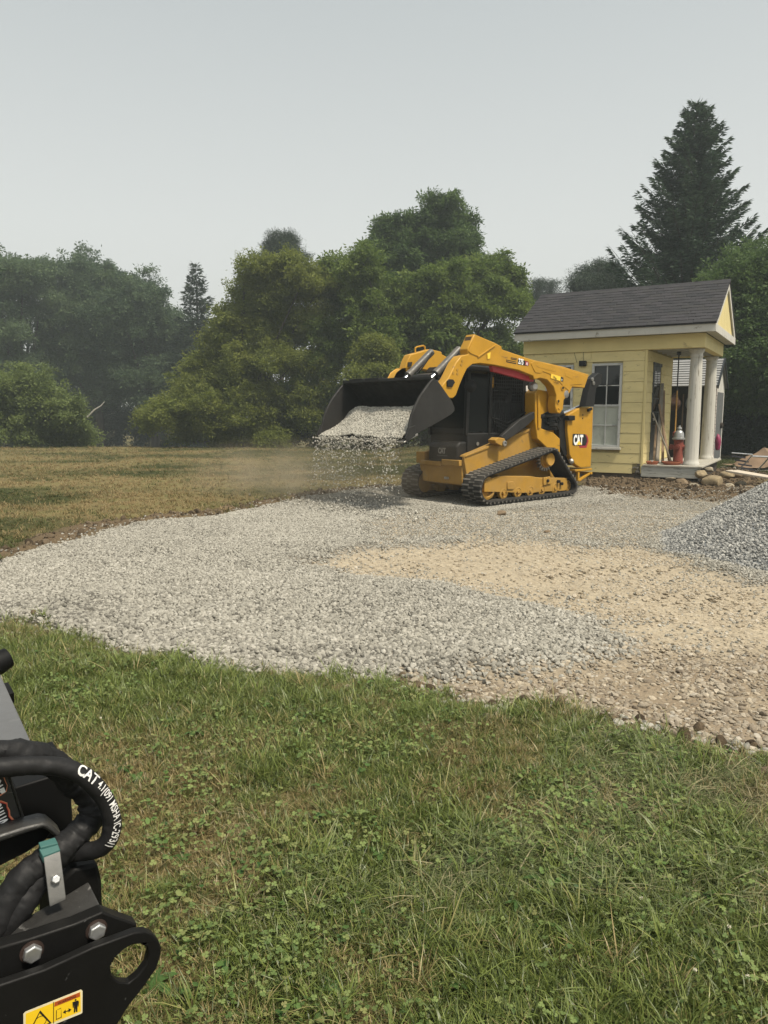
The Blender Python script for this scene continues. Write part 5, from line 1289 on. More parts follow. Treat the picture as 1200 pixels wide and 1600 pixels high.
# cushion clamp with strap
cs = slab([(0.097,0.740),(0.073,0.743)], [(0.096,0.801),(0.071,0.803)], -.085, -.12, .006, 'clamp_strap', pmat('dull galvanised strap', (.16, .16, .155), .5, .5, .2, 30, .05, 200, dust=.1), .001)
slab([(0.097,0.802),(0.071,0.804)], [(0.100,0.810),(0.072,0.809)], -.119, -.13, .012, 'clamp_cushion', TEAL, .001)
slab([(0.098,0.813),(0.072,0.811)], [(0.099,0.816),(0.074,0.816)], -.128, -.140, .014, 'clamp_cushion', TEAL, .001)
(p1,) = [(0.084,0.769)]
b_ = MB().lathe([(.0075, -.004), (.0075, .006), (.006, .008), (0, .008)], (p1[0], -.098, p1[1]), 6, (0, .85, .5)).build('clamp_bolt', ZNC, cs, .0008)

# sleeved hoses
def smooth_path(pts, n=14):
    P = [Vector(p) for p in pts]; P = [P[0] * 2 - P[1]] + P + [P[-1] * 2 - P[-2]]; out = []
    for i in range(1, len(P) - 2):
        for k in range(n):
            t = k / n; a, b_, c_, d = P[i - 1], P[i], P[i + 1], P[i + 2]
            out.append(.5 * ((2 * b_) + (c_ - a) * t + (2 * a - 5 * b_ + 4 * c_ - d) * t * t + (3 * b_ - a - 3 * c_ + d) * t ** 3))
    out.append(P[-2]); return out
def hose(name, pts, r, seed, wr=.09, mat=None):
    pp = smooth_path(pts); s_ = 0; rad = []
    for i, p in enumerate(pp):
        if i: s_ += (p - pp[i - 1]).length
        rad.append(r * (1 + wr * (2 * float(fbm(np.array([s_ * 26.]), np.array([seed * 3.7]), seed, 3)[0]) - 1)))
    n = 22; g_ = MB().tube(pp, rad, n, True)
    for i, v in enumerate(g_.v):
        ring = min(i // n, len(pp) - 1); c_ = pp[ring]; d = Vector(v) - c_
        k = 1 + wr * (2 * float(fbm(np.array([ring * .22 + (i % n) * .15]), np.array([(i % n) * .5]), seed + 9, 3)[0]) - 1)
        g_.v[i] = tuple(c_ + d * k)
    return g_.build(name, mat or SLV, at_), pp
def lift(pts, ys): return [(x, y, z) for (x, z), y in zip(pts, ys)]
h1 = lift([(0.227,0.988),(0.186,0.975),(0.147,0.961),(0.107,0.953),(0.062,0.938),(0.030,0.916),(0.007,0.885),(-0.006,0.853),(-0.011,0.825),(-0.006,0.797),(0.008,0.778),(0.031,0.770),(0.053,0.763)],
          [-.13, -.13, -.13, -.13, -.128, -.124, -.12, -.118, -.118, -.12, -.13, -.15, -.17])
ho1, path1 = hose('lettered_hose', h1, .0148, 3, .07)
h2 = lift([(0.221,0.992),(0.182,0.982),(0.142,0.974),(0.102,0.958),(0.072,0.936),(0.048,0.907),(0.036,0.881),(0.018,0.861),(0.007,0.837),(0.010,0.815),(0.029,0.800),(0.051,0.789),(0.074,0.781),(0.099,0.774),(0.124,0.763),(0.150,0.736),(0.172,0.699),(0.195,0.657)],
          [-.15, -.15, -.155, -.16, -.17, -.175, -.18, -.18, -.178, -.172, -.165, -.158, -.15, -.145, -.14, -.135, -.13, -.13])
hose('sleeved_hose', h2, .0215, 5, .16)
h3 = lift([(0.034,0.782),(0.055,0.774),(0.076,0.771),(0.094,0.757),(0.118,0.736),(0.141,0.712),(0.164,0.683)], [-.165, -.16, -.15, -.14, -.135, -.13, -.13])
hose('sleeved_hose', h3, .020, 8, .13)
# white print wrapped on the lettered hose
seg = [0.0]
for i in range(1, len(path1)): seg.append(seg[-1] + (path1[i] - path1[i - 1]).length)
seg_a = np.array(seg); pa = np.array([tuple(p) for p in path1])
def on_hose(s_, ang, r):
    c_ = Vector([np.interp(s_, seg_a, pa[:, k]) for k in range(3)]); c2 = Vector([np.interp(s_ + .004, seg_a, pa[:, k]) for k in range(3)])
    t = (c2 - c_).normalized(); toc = Vector((-.25, .75, .62)); toc = (toc - t * toc.dot(t)).normalized(); sd_ = toc.cross(t)
    return c_ + (toc * math.cos(ang) + sd_ * math.sin(ang)) * r
s0 = seg_a[14 * 5 - 5]
def hose_text(s, start, size, sx, bold, flip=1):
    me = text_mesh(s, size, bold=bold, sx=sx)
    bm = bmesh.new(); bm.from_mesh(me); bmesh.ops.triangulate(bm, faces=bm.faces); bmesh.ops.subdivide_edges(bm, edges=[e for e in bm.edges if e.calc_length() > size * .3], cuts=1); bm.to_mesh(me); bm.free()
    w_ = max(v.co.x for v in me.vertices)
    for v in me.vertices: v.co = on_hose(start + v.co.x, (v.co.y - size * .36) / .0152 , .0166)
    link('lettering', me, WHD, ho1); return start + w_
e_ = hose_text('CAT', s0 - .003, .0235, .80, .0006)
e_ = hose_text('4.1(091 MSHA IC-293/1', e_ + .003, .0175, .66, .0003)

# grey boom plate running away to the left
bm_ = MB()
A0, A1 = Vector((-.685, 1.39, .82)), Vector((-1.20, 2.155, .82)); wv = Vector((-.34, -.10, 0))
tilt = Vector((0, 0, .05))
def boom(o, w, z0, z1, name, m_, inset=0.0):
    e1 = (A1 - A0).normalized()
    a_, b_ = A0 + w.normalized() * inset + e1 * inset, A1 + w.normalized() * inset
    vs = [a_, b_, b_ + w, a_ + w]
    g_ = MB().add([v + Vector((0, 0, z0)) for v in vs] + [v + Vector((0, 0, z1)) for v in vs], [(0, 3, 2, 1), (4, 5, 6, 7), (0, 1, 5, 4), (1, 2, 6, 5), (2, 3, 7, 6), (3, 0, 4, 7)])
    ob = g_.build(name, m_, at_, .003)
    ob.matrix_parent_inverse = (Matrix.Translation(at_.location) @ Matrix.Rotation(at_.rotation_euler.z, 4, 'Z')).inverted()
    return ob
boom(0, wv, -.012, 0, 'boom_plate', BOOM)
boom(0, wv * .8, -.16, -.0125, 'boom_body', BP, .03)
PMI = (Matrix.Translation(at_.location) @ Matrix.Rotation(at_.rotation_euler.z, 4, 'Z')).inverted()
kb = MB().lathe([(.0, -.05), (.033, -.05), (.036, -.02), (.036, .02), (.03, .05), (.0, .052)], (-1.15, 2.09, .765), 18, (.6, .75, .25)).cyl((-1.185, 2.12, .76), (-1.19, 2.13, .85), .022, .020, 14)
ob = kb.build('pin_boss', bpy.data.materials['void and pin black'], at_); ob.matrix_parent_inverse = PMI
ob = MB().bar((-.96, 1.81, .775), (-1.0, 1.86, .785), .03, .03).build('boom_lug', BP, at_, .003); ob.matrix_parent_inverse = PMI
ob = MB().bb(-1.22, -1.08, 1.42, 1.56, .02, .68).bb(-1.32, -.98, 1.34, 1.64, 0, .022).build('support_leg', BP, at_, .01); ob.matrix_parent_inverse = PMI
ob = MB().bb(-1.62, -1.48, 2.02, 2.16, .02, .68).bb(-1.72, -1.38, 1.94, 2.24, .0, .022).build('support_leg', BP, at_, .01); ob.matrix_parent_inverse = PMI

# warning sticker
skp = [(0.152,0.643),(0.075,0.641),(0.073,0.637),(0.074,0.604),(0.076,0.602),(0.117,0.605),(0.154,0.608)]
st_o = MB().prism([(0.154,0.641),(0.151,0.643),(0.075,0.641),(0.073,0.638),(0.075,0.603),(0.077,0.602),(0.153,0.605),(0.156,0.608)], .0004, .0010).build('warning_sticker', pmat('cream sticker edge', (.62, .55, .36), .4), at_)
def sticker(poly, lvl, m_, holes=()): return MB().prism(poly, .0006 + .0003 * lvl, .0008 + .0003 * lvl, 'y', holes=holes).build('print', m_, st_o)
WY = pmat('warning yellow', (.72, .47, .015), .4, 0, .05, 20); WRD = flat('warning rust red', (.36, .07, .015), .45)
sticker([(0.151,0.640),(0.076,0.638),(0.077,0.606),(0.153,0.609)], 1, WY)
ln = [(0.114,0.640),(0.113,0.640),(0.115,0.606),(0.116,0.606)]; sticker(ln, 2, DBL)
sticker([(0.112,0.639),(0.077,0.638),(0.077,0.631),(0.113,0.632)], 2, WRD)
(t0, t1) = [(0.108,0.633),(0.084,0.633)]
lettering('WARNING', .0062, (t0[0], .0019, t0[1]), (t1[0] - t0[0], 0, t1[1] - t0[1]), (0, 0, 1), DBL, st_o, sx=.85)
tri = [(0.132,0.636),(0.118,0.608),(0.149,0.609)]; tri_i = [(0.133,0.632),(0.121,0.610),(0.146,0.610)]
sticker(tri, 2, DBL, holes=[tri_i])
(cc,) = [(0.133,0.618)]
ring = [(cc[0] + .0088 * math.cos(a), cc[1] + .0088 * math.sin(a)) for a in np.linspace(0, 6.283, 20, endpoint=False)]
ring2 = [(cc[0] + .0079 * math.cos(a), cc[1] + .0079 * math.sin(a)) for a in np.linspace(0, 6.283, 20, endpoint=False)]
sticker(ring, 2, DBL, holes=[ring2])
sticker([(0.111,0.625),(0.104,0.626),(0.104,0.610),(0.112,0.610)], 2, DBL, holes=[[(0.110,0.625),(0.104,0.625),(0.105,0.611),(0.111,0.611)]])
sticker([(0.102,0.617),(0.098,0.620),(0.098,0.617),(0.094,0.617),(0.094,0.620),(0.090,0.616),(0.094,0.613),(0.094,0.615),(0.098,0.616),(0.098,0.613)], 2, DBL)
for q in ([(0.084,0.630),(0.083,0.630),(0.082,0.628),(0.083,0.627),(0.084,0.627),(0.085,0.629)], [(0.088,0.627),(0.080,0.626),(0.079,0.623),(0.080,0.616),(0.081,0.616),(0.081,0.622),(0.082,0.608),(0.084,0.609),(0.084,0.616),(0.085,0.609),(0.087,0.609),(0.086,0.623),(0.087,0.617),(0.088,0.618)]): sticker(q, 2, DBL)

# ------------------------------------------------------------------ trees
def crown_mat(name, lo, hi, tip, trans=.28):
    m, b = new_mat(name)
    bl = b('ShaderNodeAttribute', attribute_name='bl').outputs['Fac']; cl = b('ShaderNodeMath', {0: b('ShaderNodeAttribute', attribute_name='cl').outputs['Fac'], 1: b('ShaderNodeAttribute', attribute_name='tint', attribute_type='INSTANCER').outputs['Fac']}, operation='ADD').outputs[0]
    c = b.mix(bl, lo, hi); c = b.mix(b.math('MULTIPLY', cl, .85), c, tip)
    p = b('ShaderNodeBsdfPrincipled', {'Base Color': c, 'Roughness': .6, 'Specular IOR Level': .25})
    t = b('ShaderNodeBsdfTranslucent', {'Color': c})
    b('ShaderNodeOutputMaterial', {'Surface': b('ShaderNodeMixShader', {0: trans, 1: p.outputs[0], 2: t.outputs[0]}).outputs[0]})
    return m
BARK = pmat('grey brown bark', (.055, .045, .035), .95, 0, .3, 4, .5, 20, stretch=(2, 2, .5))

def unit(v): return v / (np.linalg.norm(v, axis=1, keepdims=True) + 1e-9)

def leaf_quads(base, axis, side, L, W):
    n = len(base); Lc, Wc = L[:, None], W[:, None]
    v = np.stack([base, base + axis * Lc * .45 + side * Wc * .5, base + axis * Lc, base + axis * Lc * .45 - side * Wc * .5], 1).reshape(-1, 3)
    return v, np.arange(n * 4).reshape(n, 4)

SPRAYS = {}
def spray_sources(mat, leaf, narrow, size, flat_, nl=26):
    key = (mat.name, leaf, narrow, size)
    if key not in SPRAYS:
        src = []
        for q in range(4):
            r = np.random.default_rng(300 + q); off = r.normal(size=(nl, 3)) * np.array([.5, .5, .5 * flat_]) * size
            off[:, 2] -= .5 * (off[:, 0] ** 2 + off[:, 1] ** 2) / size
            ax = unit(off * np.array([1, 1, .5]) / size + r.normal(size=(nl, 3)) * .5 + np.array([0, 0, -.2]))
            nrm = unit(np.array([0, 0, 1.0]) + r.normal(size=(nl, 3)) * .5)
            L = leaf * r.uniform(.6, 1.3, nl)
            v, f = leaf_quads(off, ax, unit(np.cross(ax, nrm)), L, L * narrow * r.uniform(.8, 1.2, nl))
            me = np_mesh('spray', v, f, dict(bl=np.repeat(np.clip(r.normal(.5, .22, nl), 0, 1), 4)))
            src.append(source('spray', me, mat))
        SPRAYS[key] = src
    return SPRAYS[key]

def crown(t, blobs, n_clump, per, leaf, rc, mat, seed, inner=.28, flat_=.62, droop=.15, narrow=.5, wpow=1.4, ssize=.26):
    r = np.random.default_rng(seed); B = np.array(blobs, float)
    w_ = B[:, 3] ** wpow; bi = r.choice(len(B), n_clump, p=w_ / w_.sum())
    d = unit(r.normal(size=(n_clump, 3))); d[:, 2] = np.where((d[:, 2] < -.3) & (r.random(n_clump) < .5), -d[:, 2], d[:, 2])
    rad = B[bi, 3] * np.where(r.random(n_clump) < inner, r.uniform(.15, .6, n_clump), r.uniform(.70, 1.22, n_clump))
    c = B[bi, :3] + d * rad[:, None] * np.stack([np.ones(n_clump), np.ones(n_clump), B[bi, 4]], 1)
    tip = r.random(n_clump) < .16; up_ = d.copy(); up_[:, 2] = np.abs(up_[:, 2])
    c = np.where(tip[:, None], B[bi, :3] + unit(up_ + np.array([0, 0, .25])) * (B[bi, 3] * r.uniform(1.15, 1.45, n_clump))[:, None], c)
    tip = tip[c[:, 2] > -1.0]; c = c[c[:, 2] > -1.0]; k = len(c)
    cr = np.where(tip, .42, 1.0) * rc * r.choice([.45, .7, 1.0, 1.35], k, p=[.3, .35, .25, .1]) * r.uniform(.8, 1.2, k); cl = r.random(k) ** 1.3
    ci = np.repeat(np.arange(k), np.maximum(3, (per * 1.5 * (cr / rc) ** 1.3)).astype(int)); n = len(ci)
    off = r.normal(size=(n, 3)) * .42; off[:, 2] *= flat_ * .85
    p = c[ci] + off * cr[ci][:, None]; p[:, 2] -= droop * (off[:, 0] ** 2 + off[:, 1] ** 2) * cr[ci]
    rot = np.stack([r.normal(0, .45, n), r.normal(0, .45, n), r.uniform(0, 6.283, n)], 1)
    o = scatter('crown', p, rot, r.uniform(.6, 1.25, n), r.integers(0, 4, n), np.clip(cl[ci] * .95 + r.normal(0, .12, n), 0, 1), spray_sources(mat, leaf, narrow, ssize, .6), t)
    return o

def broad_tree(name, loc, blobs, n_clump, per, leaf, rc, mat, seed, label, cat='tree', group=None, trunk_r=.16, limbs=7, **kw):
    """blobs are (x, y, z, radius, z scale) in the tree's own space"""
    t = empty(name, loc, 0, label, cat, group); r = random.Random(seed)
    crown(t, blobs, n_clump, per, leaf, rc, mat, seed, **kw)
    top = max(b_[2] for b_ in blobs)
    tb = MB(); pts = [(0, 0, -.9)]
    for k in range(1, 7): pts.append((r.uniform(-.12, .12) * k * .5, r.uniform(-.12, .12) * k * .5, top * k / 6.3))
    tb.tube(pts, [trunk_r * (1.15 - .16 * k) for k in range(7)], 9)
    tb.build('trunk', BARK, t)
    for k in range(limbs):
        b_ = blobs[k % len(blobs)]; s_ = Vector(pts[1 + k % 3]); e = Vector(b_[:3]) + Vector((r.uniform(-.5, .5), r.uniform(-.5, .5), r.uniform(-.1, .6))) * b_[3]
        m_ = s_.lerp(e, .5) + Vector((r.uniform(-.3, .3), r.uniform(-.3, .3), -.25))
        MB().tube([s_, s_.lerp(m_, .6), m_, m_.lerp(e, .5), e], [trunk_r * q for q in (.55, .42, .34, .22, .08)], 6).build('limb', BARK, t)
    return t

def conifer(name, loc, h, rad, mat, seed, label, z0=.6, step=.36, per=8, tw=.30, up=.25, power=.85, group=None, dens=1.0, nw=.18, cat='tree'):
    t = empty(name, loc, 0, label, cat, group); r = np.random.default_rng(seed)
    MB().tube([(0, 0, -.8), (.02, 0, h * .5), (0, 0, h)], [h * .014 + .03, h * .009 + .015, .012], 8).build('trunk', BARK, t)
    base, ax, sd_, L, W, bl, cl = [], [], [], [], [], [], []
    br = MB(); z = z0
    while z < h - .15:
        q = (h - z) / (h - z0); R_ = rad * q ** power; nb = max(4, int(per * (.45 + .55 * q)))
        for k in range(nb):
            a = 2 * math.pi * (k + r.random() * .8) / nb; Lb = R_ * r.uniform(.62, 1.12) + .12; cb_ = r.random()
            dx, dy = math.cos(a), math.sin(a); zz = z + r.uniform(-.5, .5) * step
            rise = up * r.uniform(.5, 1.4); sag = .38 * q * r.uniform(.6, 1.3)
            P = lambda s_: np.array([dx * Lb * s_, dy * Lb * s_, zz + Lb * (rise * s_ * s_ * 1.5 - sag * s_ * (1.15 - s_) * 1.6)])
            br.tube([P(.0), P(.5), P(1.0)], [.012 + .010 * Lb, .008 + .006 * Lb, .004], 4, False)
            m_ = int((10 + 26 * Lb) * dens)
            s_ = 1 - r.random(m_) ** 1.15 * .94
            pp = np.stack([dx * Lb * s_, dy * Lb * s_, zz + Lb * (rise * s_ * s_ * 1.5 - sag * s_ * (1.15 - s_) * 1.6)], 1)
            sgn = r.choice([-1, 1], m_); sp = r.uniform(.15, 1, m_) * np.minimum(.55, .18 + .26 * Lb * (1.1 - s_))
            lat = np.stack([-dy * sgn, dx * sgn, np.zeros(m_)], 1); fw = np.array([dx, dy, .25])
            hang = r.random(m_) * .55
            pos = pp + lat * sp[:, None] * r.uniform(0, .8, m_)[:, None] - np.array([0, 0, 1]) * (hang * .35 * sp)[:, None]
            A = unit(lat * .8 + fw * (.7 + .5 * (s_ > .9))[:, None] + np.array([0, 0, -1]) * hang[:, None] + r.normal(size=(m_, 3)) * .22)
            N = unit(np.array([0, 0, 1.]) + r.normal(size=(m_, 3)) * .6)
            base.append(pos); ax.append(A); sd_.append(unit(np.cross(A, N))); l_ = tw * r.uniform(.55, 1.3, m_) * (.55 + .45 * min(1, Lb)); L.append(l_); W.append(l_ * nw * r.uniform(.7, 1.5, m_))
            bl.append(np.clip(r.normal(.45, .25, m_), 0, 1)); cl.append(np.full(m_, cb_ * .6))
            e_ = P(1.0); base.append(e_[None] - .03 * fw[None]); ax.append(unit(np.array([[dx, dy, rise + .35]]))); sd_.append(np.array([[-dy, dx, 0.]])); L.append(np.array([tw * 1.1])); W.append(np.array([tw * .12])); bl.append(np.array([.5])); cl.append(np.array([.3]))
        z += step * r.uniform(.8, 1.2) * (.55 + .45 * q)
    for k in range(5):
        base.append(np.array([[0, 0, h - .25 - .12 * k]])); a = k * 2.3; ax.append(unit(np.array([[math.cos(a) * .25, math.sin(a) * .25, 1.]]))); sd_.append(np.array([[math.sin(a), -math.cos(a), 0.]])); L.append(np.array([.5])); W.append(np.array([.05])); bl.append(np.array([.4])); cl.append(np.array([.2]))
    cc = np.concatenate
    v, f = leaf_quads(cc(base), cc(ax), cc(sd_), cc(L), cc(W))
    o = link('crown', np_mesh('crown', v, f, dict(bl=np.repeat(cc(bl), 4), cl=np.repeat(cc(cl), 4))), mat, t); o['kind'] = 'stuff'
    br.build('branches', BARK, t)['kind'] = 'stuff'
    return t

def spread(o, pts, dy=1.6, seed=0, zs=.85):
    """(x, y, z, r) world blobs -> own space, jittered in depth"""
    r = random.Random(seed)
    return [(x - o[0] + r.uniform(-.2, .2) * rr, r.uniform(-dy, dy), z - o[2] + r.uniform(-.2, .2) * rr, rr * r.uniform(.8, 1.1), r.uniform(.65, 1.05)) for (x, _, z), rr in pts]

FAR_G = crown_mat('far maple leaves', (.060, .100, .048), (.095, .145, .066), (.125, .172, .075), .45)
FAR_D = crown_mat('far dark leaves', (.048, .085, .044), (.078, .120, .056), (.105, .148, .066), .45)
OLV = crown_mat('olive green leaves', (.095, .125, .022), (.185, .215, .045), (.23, .255, .058), .5)
MID = crown_mat('mid green leaves', (.066, .112, .022), (.135, .19, .038), (.18, .235, .052), .5)
ASH = crown_mat('deep green ash leaves', (.042, .082, .024), (.088, .14, .042), (.12, .18, .054), .45)
BSH = crown_mat('soft green bush leaves', (.090, .125, .042), (.165, .21, .066), (.21, .26, .08), .5)
SPR = crown_mat('spruce needles', (.028, .054, .034), (.062, .098, .055), (.075, .112, .060), .3)
FSP = crown_mat('far conifer needles', (.018, .034, .020), (.042, .064, .036), (.052, .076, .042), .15)
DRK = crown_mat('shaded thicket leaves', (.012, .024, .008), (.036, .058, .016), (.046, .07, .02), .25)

# far left wood: tall maples
for i, (u_pts, rs, nm, mt, lab, sd0, dep) in enumerate((
        ([(-33.288,60.000,10.248),(-31.167,60.000,11.714),(-29.205,60.000,10.982),(-28.103,60.000,12.443),(-27.060,60.000,11.470),(-28.911,60.000,7.784),(-26.568,60.000,8.773),(-32.608,60.000,5.792),(-29.140,60.000,4.287),(-25.984,60.000,5.792)], (2.6, 2.2, 2.0, 1.5, 1.7, 2.6, 2.2, 3.0, 2.8, 2.2), 'maple_tree', FAR_G, 'big hazy maple at the left edge with a flat broad crown', 11, 60),
        ([(-25.816,64.000,12.913),(-24.250,64.000,12.135),(-26.855,64.000,11.614),(-23.095,64.000,11.614),(-25.371,64.000,9.258),(-22.942,64.000,9.258),(-26.585,64.000,6.877),(-23.912,64.000,6.078),(-21.641,64.000,8.203),(-25.658,64.000,3.935),(-22.408,64.000,3.396)], (1.7, 1.8, 1.8, 1.6, 2.4, 2.2, 2.6, 2.6, 2.0, 2.8, 2.6), 'maple_tree', FAR_D, 'hazy maple with the rounded highest crown left of centre', 12, 64),
        ([(-20.552,62.000,11.298),(-19.562,62.000,10.134),(-18.387,62.000,9.525),(-21.416,62.000,9.525),(-19.152,62.000,7.481),(-21.012,62.000,6.967),(-17.568,62.000,7.737),(-16.847,62.000,5.935),(-20.338,62.000,4.380),(-18.246,62.000,3.859),(-16.432,62.000,2.813)], (1.6, 1.6, 1.5, 1.9, 2.3, 2.4, 1.7, 1.9, 2.8, 2.6, 2.2), 'maple_tree', FAR_D, 'hazy maple sloping down beside the small spruce', 13, 62),
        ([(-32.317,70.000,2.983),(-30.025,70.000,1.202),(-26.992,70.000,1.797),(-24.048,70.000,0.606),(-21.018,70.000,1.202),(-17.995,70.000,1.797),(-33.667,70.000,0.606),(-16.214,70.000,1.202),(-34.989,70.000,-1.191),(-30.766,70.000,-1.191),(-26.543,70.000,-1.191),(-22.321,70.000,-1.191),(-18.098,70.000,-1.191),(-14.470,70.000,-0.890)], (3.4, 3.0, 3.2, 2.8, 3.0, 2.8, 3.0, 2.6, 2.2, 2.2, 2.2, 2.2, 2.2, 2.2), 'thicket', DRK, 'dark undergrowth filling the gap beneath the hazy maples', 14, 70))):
    o_ = (sum(p[0] for p in u_pts) / len(u_pts), dep, -.6)
    broad_tree(nm, o_, spread(o_, list(zip(u_pts, rs)), 2.6, sd0), 640 if i < 3 else 600, 13, .21, 1.0, mt, sd0, lab, 'tree' if i < 3 else 'undergrowth', 'hazy trees beyond the dry field' if i < 3 else None, .34, 8, inner=.3, ssize=.42)
conifer('spruce_tree', [(-14.257,58.000,-1.078)][0], 13.8, 3.0, FSP, 21, 'small pointed spruce standing between the maples and the olive tree', tw=.40, step=.42, dens=1.5, nw=.24, up=.35, power=.8)
MB().tube([p for p in [(-22.296,56.000,1.167),(-21.690,56.000,1.738),(-21.195,56.000,2.023),(-20.941,56.000,2.307)]], [.06, .06, .045, .03], 6).build('dead_branch', pmat('bleached dead wood', (.34, .32, .28), .9), [q for q in bpy.data.objects if q.get('label', '').startswith('dark undergrowth')][0]).matrix_parent_inverse = Matrix.Translation([q for q in bpy.data.objects if q.get('label', '').startswith('dark undergrowth')][0].location).inverted()

# rounded bush at the left edge of the field
u_pts = [(-17.684,37.000,2.752),(-16.718,37.000,3.063),(-18.347,37.000,2.284),(-15.993,37.000,1.971),(-17.121,37.000,1.657),(-15.571,37.000,1.028),(-18.123,37.000,0.870),(-16.547,37.000,0.648),(-19.432,37.000,2.596),(-19.384,37.000,1.028),(-15.355,37.000,0.332),(-17.528,37.000,0.237)]
o_ = (-17.6, 37, -.1)
broad_tree('round_bush', o_, spread(o_, list(zip(u_pts, (1.0, .9, 1.1, .9, 1.2, .7, 1.2, .9, 1.1, 1.2, .5, .8))), .9, 31, .9), 430, 11, .12, .5, BSH, 31, 'rounded soft green bush at the left end of the field', 'bush', None, .09, 6)
# the olive-green tree and its neighbours in the middle
u_pts = [(-4.025,37.000,8.098),(-4.965,37.000,7.498),(-5.910,37.000,6.895),(-3.103,37.000,7.498),(-6.866,37.000,5.985),(-5.311,37.000,5.680),(-3.749,37.000,5.680),(-7.989,37.000,4.916),(-6.284,37.000,4.147),(-4.404,37.000,3.838),(-9.127,37.000,3.684),(-7.890,37.000,2.908),(-9.806,37.000,2.284),(-8.565,37.000,1.500),(-6.975,37.000,1.657),(-5.384,37.000,1.971),(-10.780,37.000,1.657),(-11.599,37.000,1.028),(-9.546,37.000,0.648),(-7.644,37.000,0.395),(-5.733,37.000,0.395),(-3.805,37.000,1.657),(-10.505,37.000,0.554),(-9.479,37.000,2.596),(-8.173,37.000,3.993),(-7.135,37.000,5.222),(-6.228,37.000,6.592),(-5.425,37.000,7.798),(-8.888,37.000,1.343),(-10.475,37.000,1.343),(-7.417,37.000,2.908),(-5.883,37.000,8.098)]
broad_tree('olive_tree', (-7.0, 37, -.1), spread((-7.0, 37, -.1), list(zip(u_pts, (1.0, 1.0, .9, 1.1, .9, 1.3, 1.3, .8, 1.3, 1.5, .7, 1.2, .7, .9, 1.3, 1.4, .7, .55, .6, .8, 1.0, 1.4, .45, 1.1, 1.2, 1.2, 1.2, 1.0, 1.3, .8, 1.6, .8))), 1.3, 41), 1500, 12, .125, .55, OLV, 41, 'wide olive green tree with branches sweeping down to the field', 'tree', None, .2, 14)
def pine(pts, rs, d, label, seed, n=260):
    o_ = (pts[0][0], d, -.5)
    broad_tree('pine_tree', o_, spread(o_, list(zip(pts, rs)), .5, seed, .9), n, 13, .17, .5, FSP, seed, label, 'tree', 'hazy pines behind the nearer trees', .16, 6, narrow=.16, droop=-.1, flat_=.8)
pine([(-6.965,52.000,13.033),(-7.189,52.000,12.617),(-6.671,52.000,12.533),(-7.458,52.000,12.116),(-6.419,52.000,12.032),(-6.944,52.000,11.781),(-7.910,52.000,11.278),(-6.082,52.000,11.404),(-8.500,52.000,10.141),(-9.171,52.000,9.421),(-6.974,52.000,10.141),(-9.627,52.000,8.657),(-5.676,52.000,9.506),(-10.526,52.000,7.803)], (.5, .75, .7, .9, .8, 1.0, 1.0, .9, .9, .8, 1.6, .7, 1.4, .6), 52, 'rounded pine top rising behind the olive green tree', 22, 460)
u_pts = [(2.978,40.000,11.994),(3.714,40.000,11.360),(2.156,40.000,11.360),(1.327,40.000,11.201),(0.398,40.000,11.138),(0.000,40.000,10.500),(-0.333,40.000,9.762),(1.666,40.000,9.923),(3.329,40.000,10.244),(4.254,40.000,10.723),(4.504,40.000,9.602),(2.678,40.000,8.633),(0.670,40.000,8.633),(-0.837,40.000,8.633)]
broad_tree('ash_tree', (2.2, 40, -.2), spread((2.2, 40, -.2), list(zip(u_pts, (.85, .8, .8, .75, .8, .7, .7, 1.2, 1.2, .6, .8, 1.5, 1.5, 1.0))), 1.0, 51), 520, 11, .19, .46, ASH, 51, 'tall deep green ash whose twin tops rise highest in the middle', 'tree', None, .22, 12, narrow=.36, droop=.3, wpow=1.1)
u_pts = [(-1.239,37.000,8.098),(0.000,37.000,6.895),(1.555,37.000,6.895),(3.103,37.000,7.498),(4.495,37.000,7.798),(5.258,37.000,8.398),(6.193,37.000,8.098),(6.583,37.000,7.347),(4.982,37.000,6.592),(3.124,37.000,5.680),(1.253,37.000,5.069),(-0.626,37.000,5.375),(-1.866,37.000,6.895),(-2.477,37.000,8.098),(-2.189,37.000,5.375),(0.000,37.000,3.529),(1.892,37.000,3.219),(3.770,37.000,4.147),(5.323,37.000,5.069),(5.923,37.000,6.289),(-1.268,37.000,1.657),(0.635,37.000,1.343),(-3.142,37.000,4.147),(-3.170,37.000,1.657),(2.542,37.000,1.028),(4.439,37.000,1.657),(5.997,37.000,2.908),(6.598,37.000,4.147)]
broad_tree('leafy_tree', (2.4, 37, -.1), spread((2.4, 37, -.1), list(zip(u_pts, (.9, 1.2, 1.3, 1.2, .8, .55, .5, .55, 1.1, 1.4, 1.5, 1.3, 1.0, .8, 1.3, 1.5, 1.6, 1.5, 1.2, .8, 1.5, 1.5, 1.5, 1.4, 1.5, 1.5, 1.1, .7))), 1.4, 52), 1600, 12, .15, .58, MID, 52, 'broad mid green tree filling the middle behind the loader', 'tree', None, .24, 16)
u_pts = [(-0.419,33.000,4.410),(0.000,33.000,3.998),(-0.841,33.000,3.861),(-0.281,33.000,3.309),(0.281,33.000,3.171),(-1.125,33.000,3.033)]
broad_tree('small_tree', (-.4, 33.2, 0), spread((-.4, 33.2, 0), list(zip(u_pts, (.55, .5, .5, .6, .5, .5))), .5, 53), 120, 10, .12, .36, OLV, 53, 'pale young tree in front of the dark middle foliage', 'tree', None, .06, 5)
u_pts = [(-4.122,40.000,0.989),(-2.064,40.000,0.648),(0.000,40.000,0.819),(2.061,40.000,0.989),(4.125,40.000,0.819),(6.184,40.000,0.989),(-5.504,40.000,0.579),(7.892,40.000,1.330),(8.912,40.000,1.670),(10.283,40.000,1.670)]
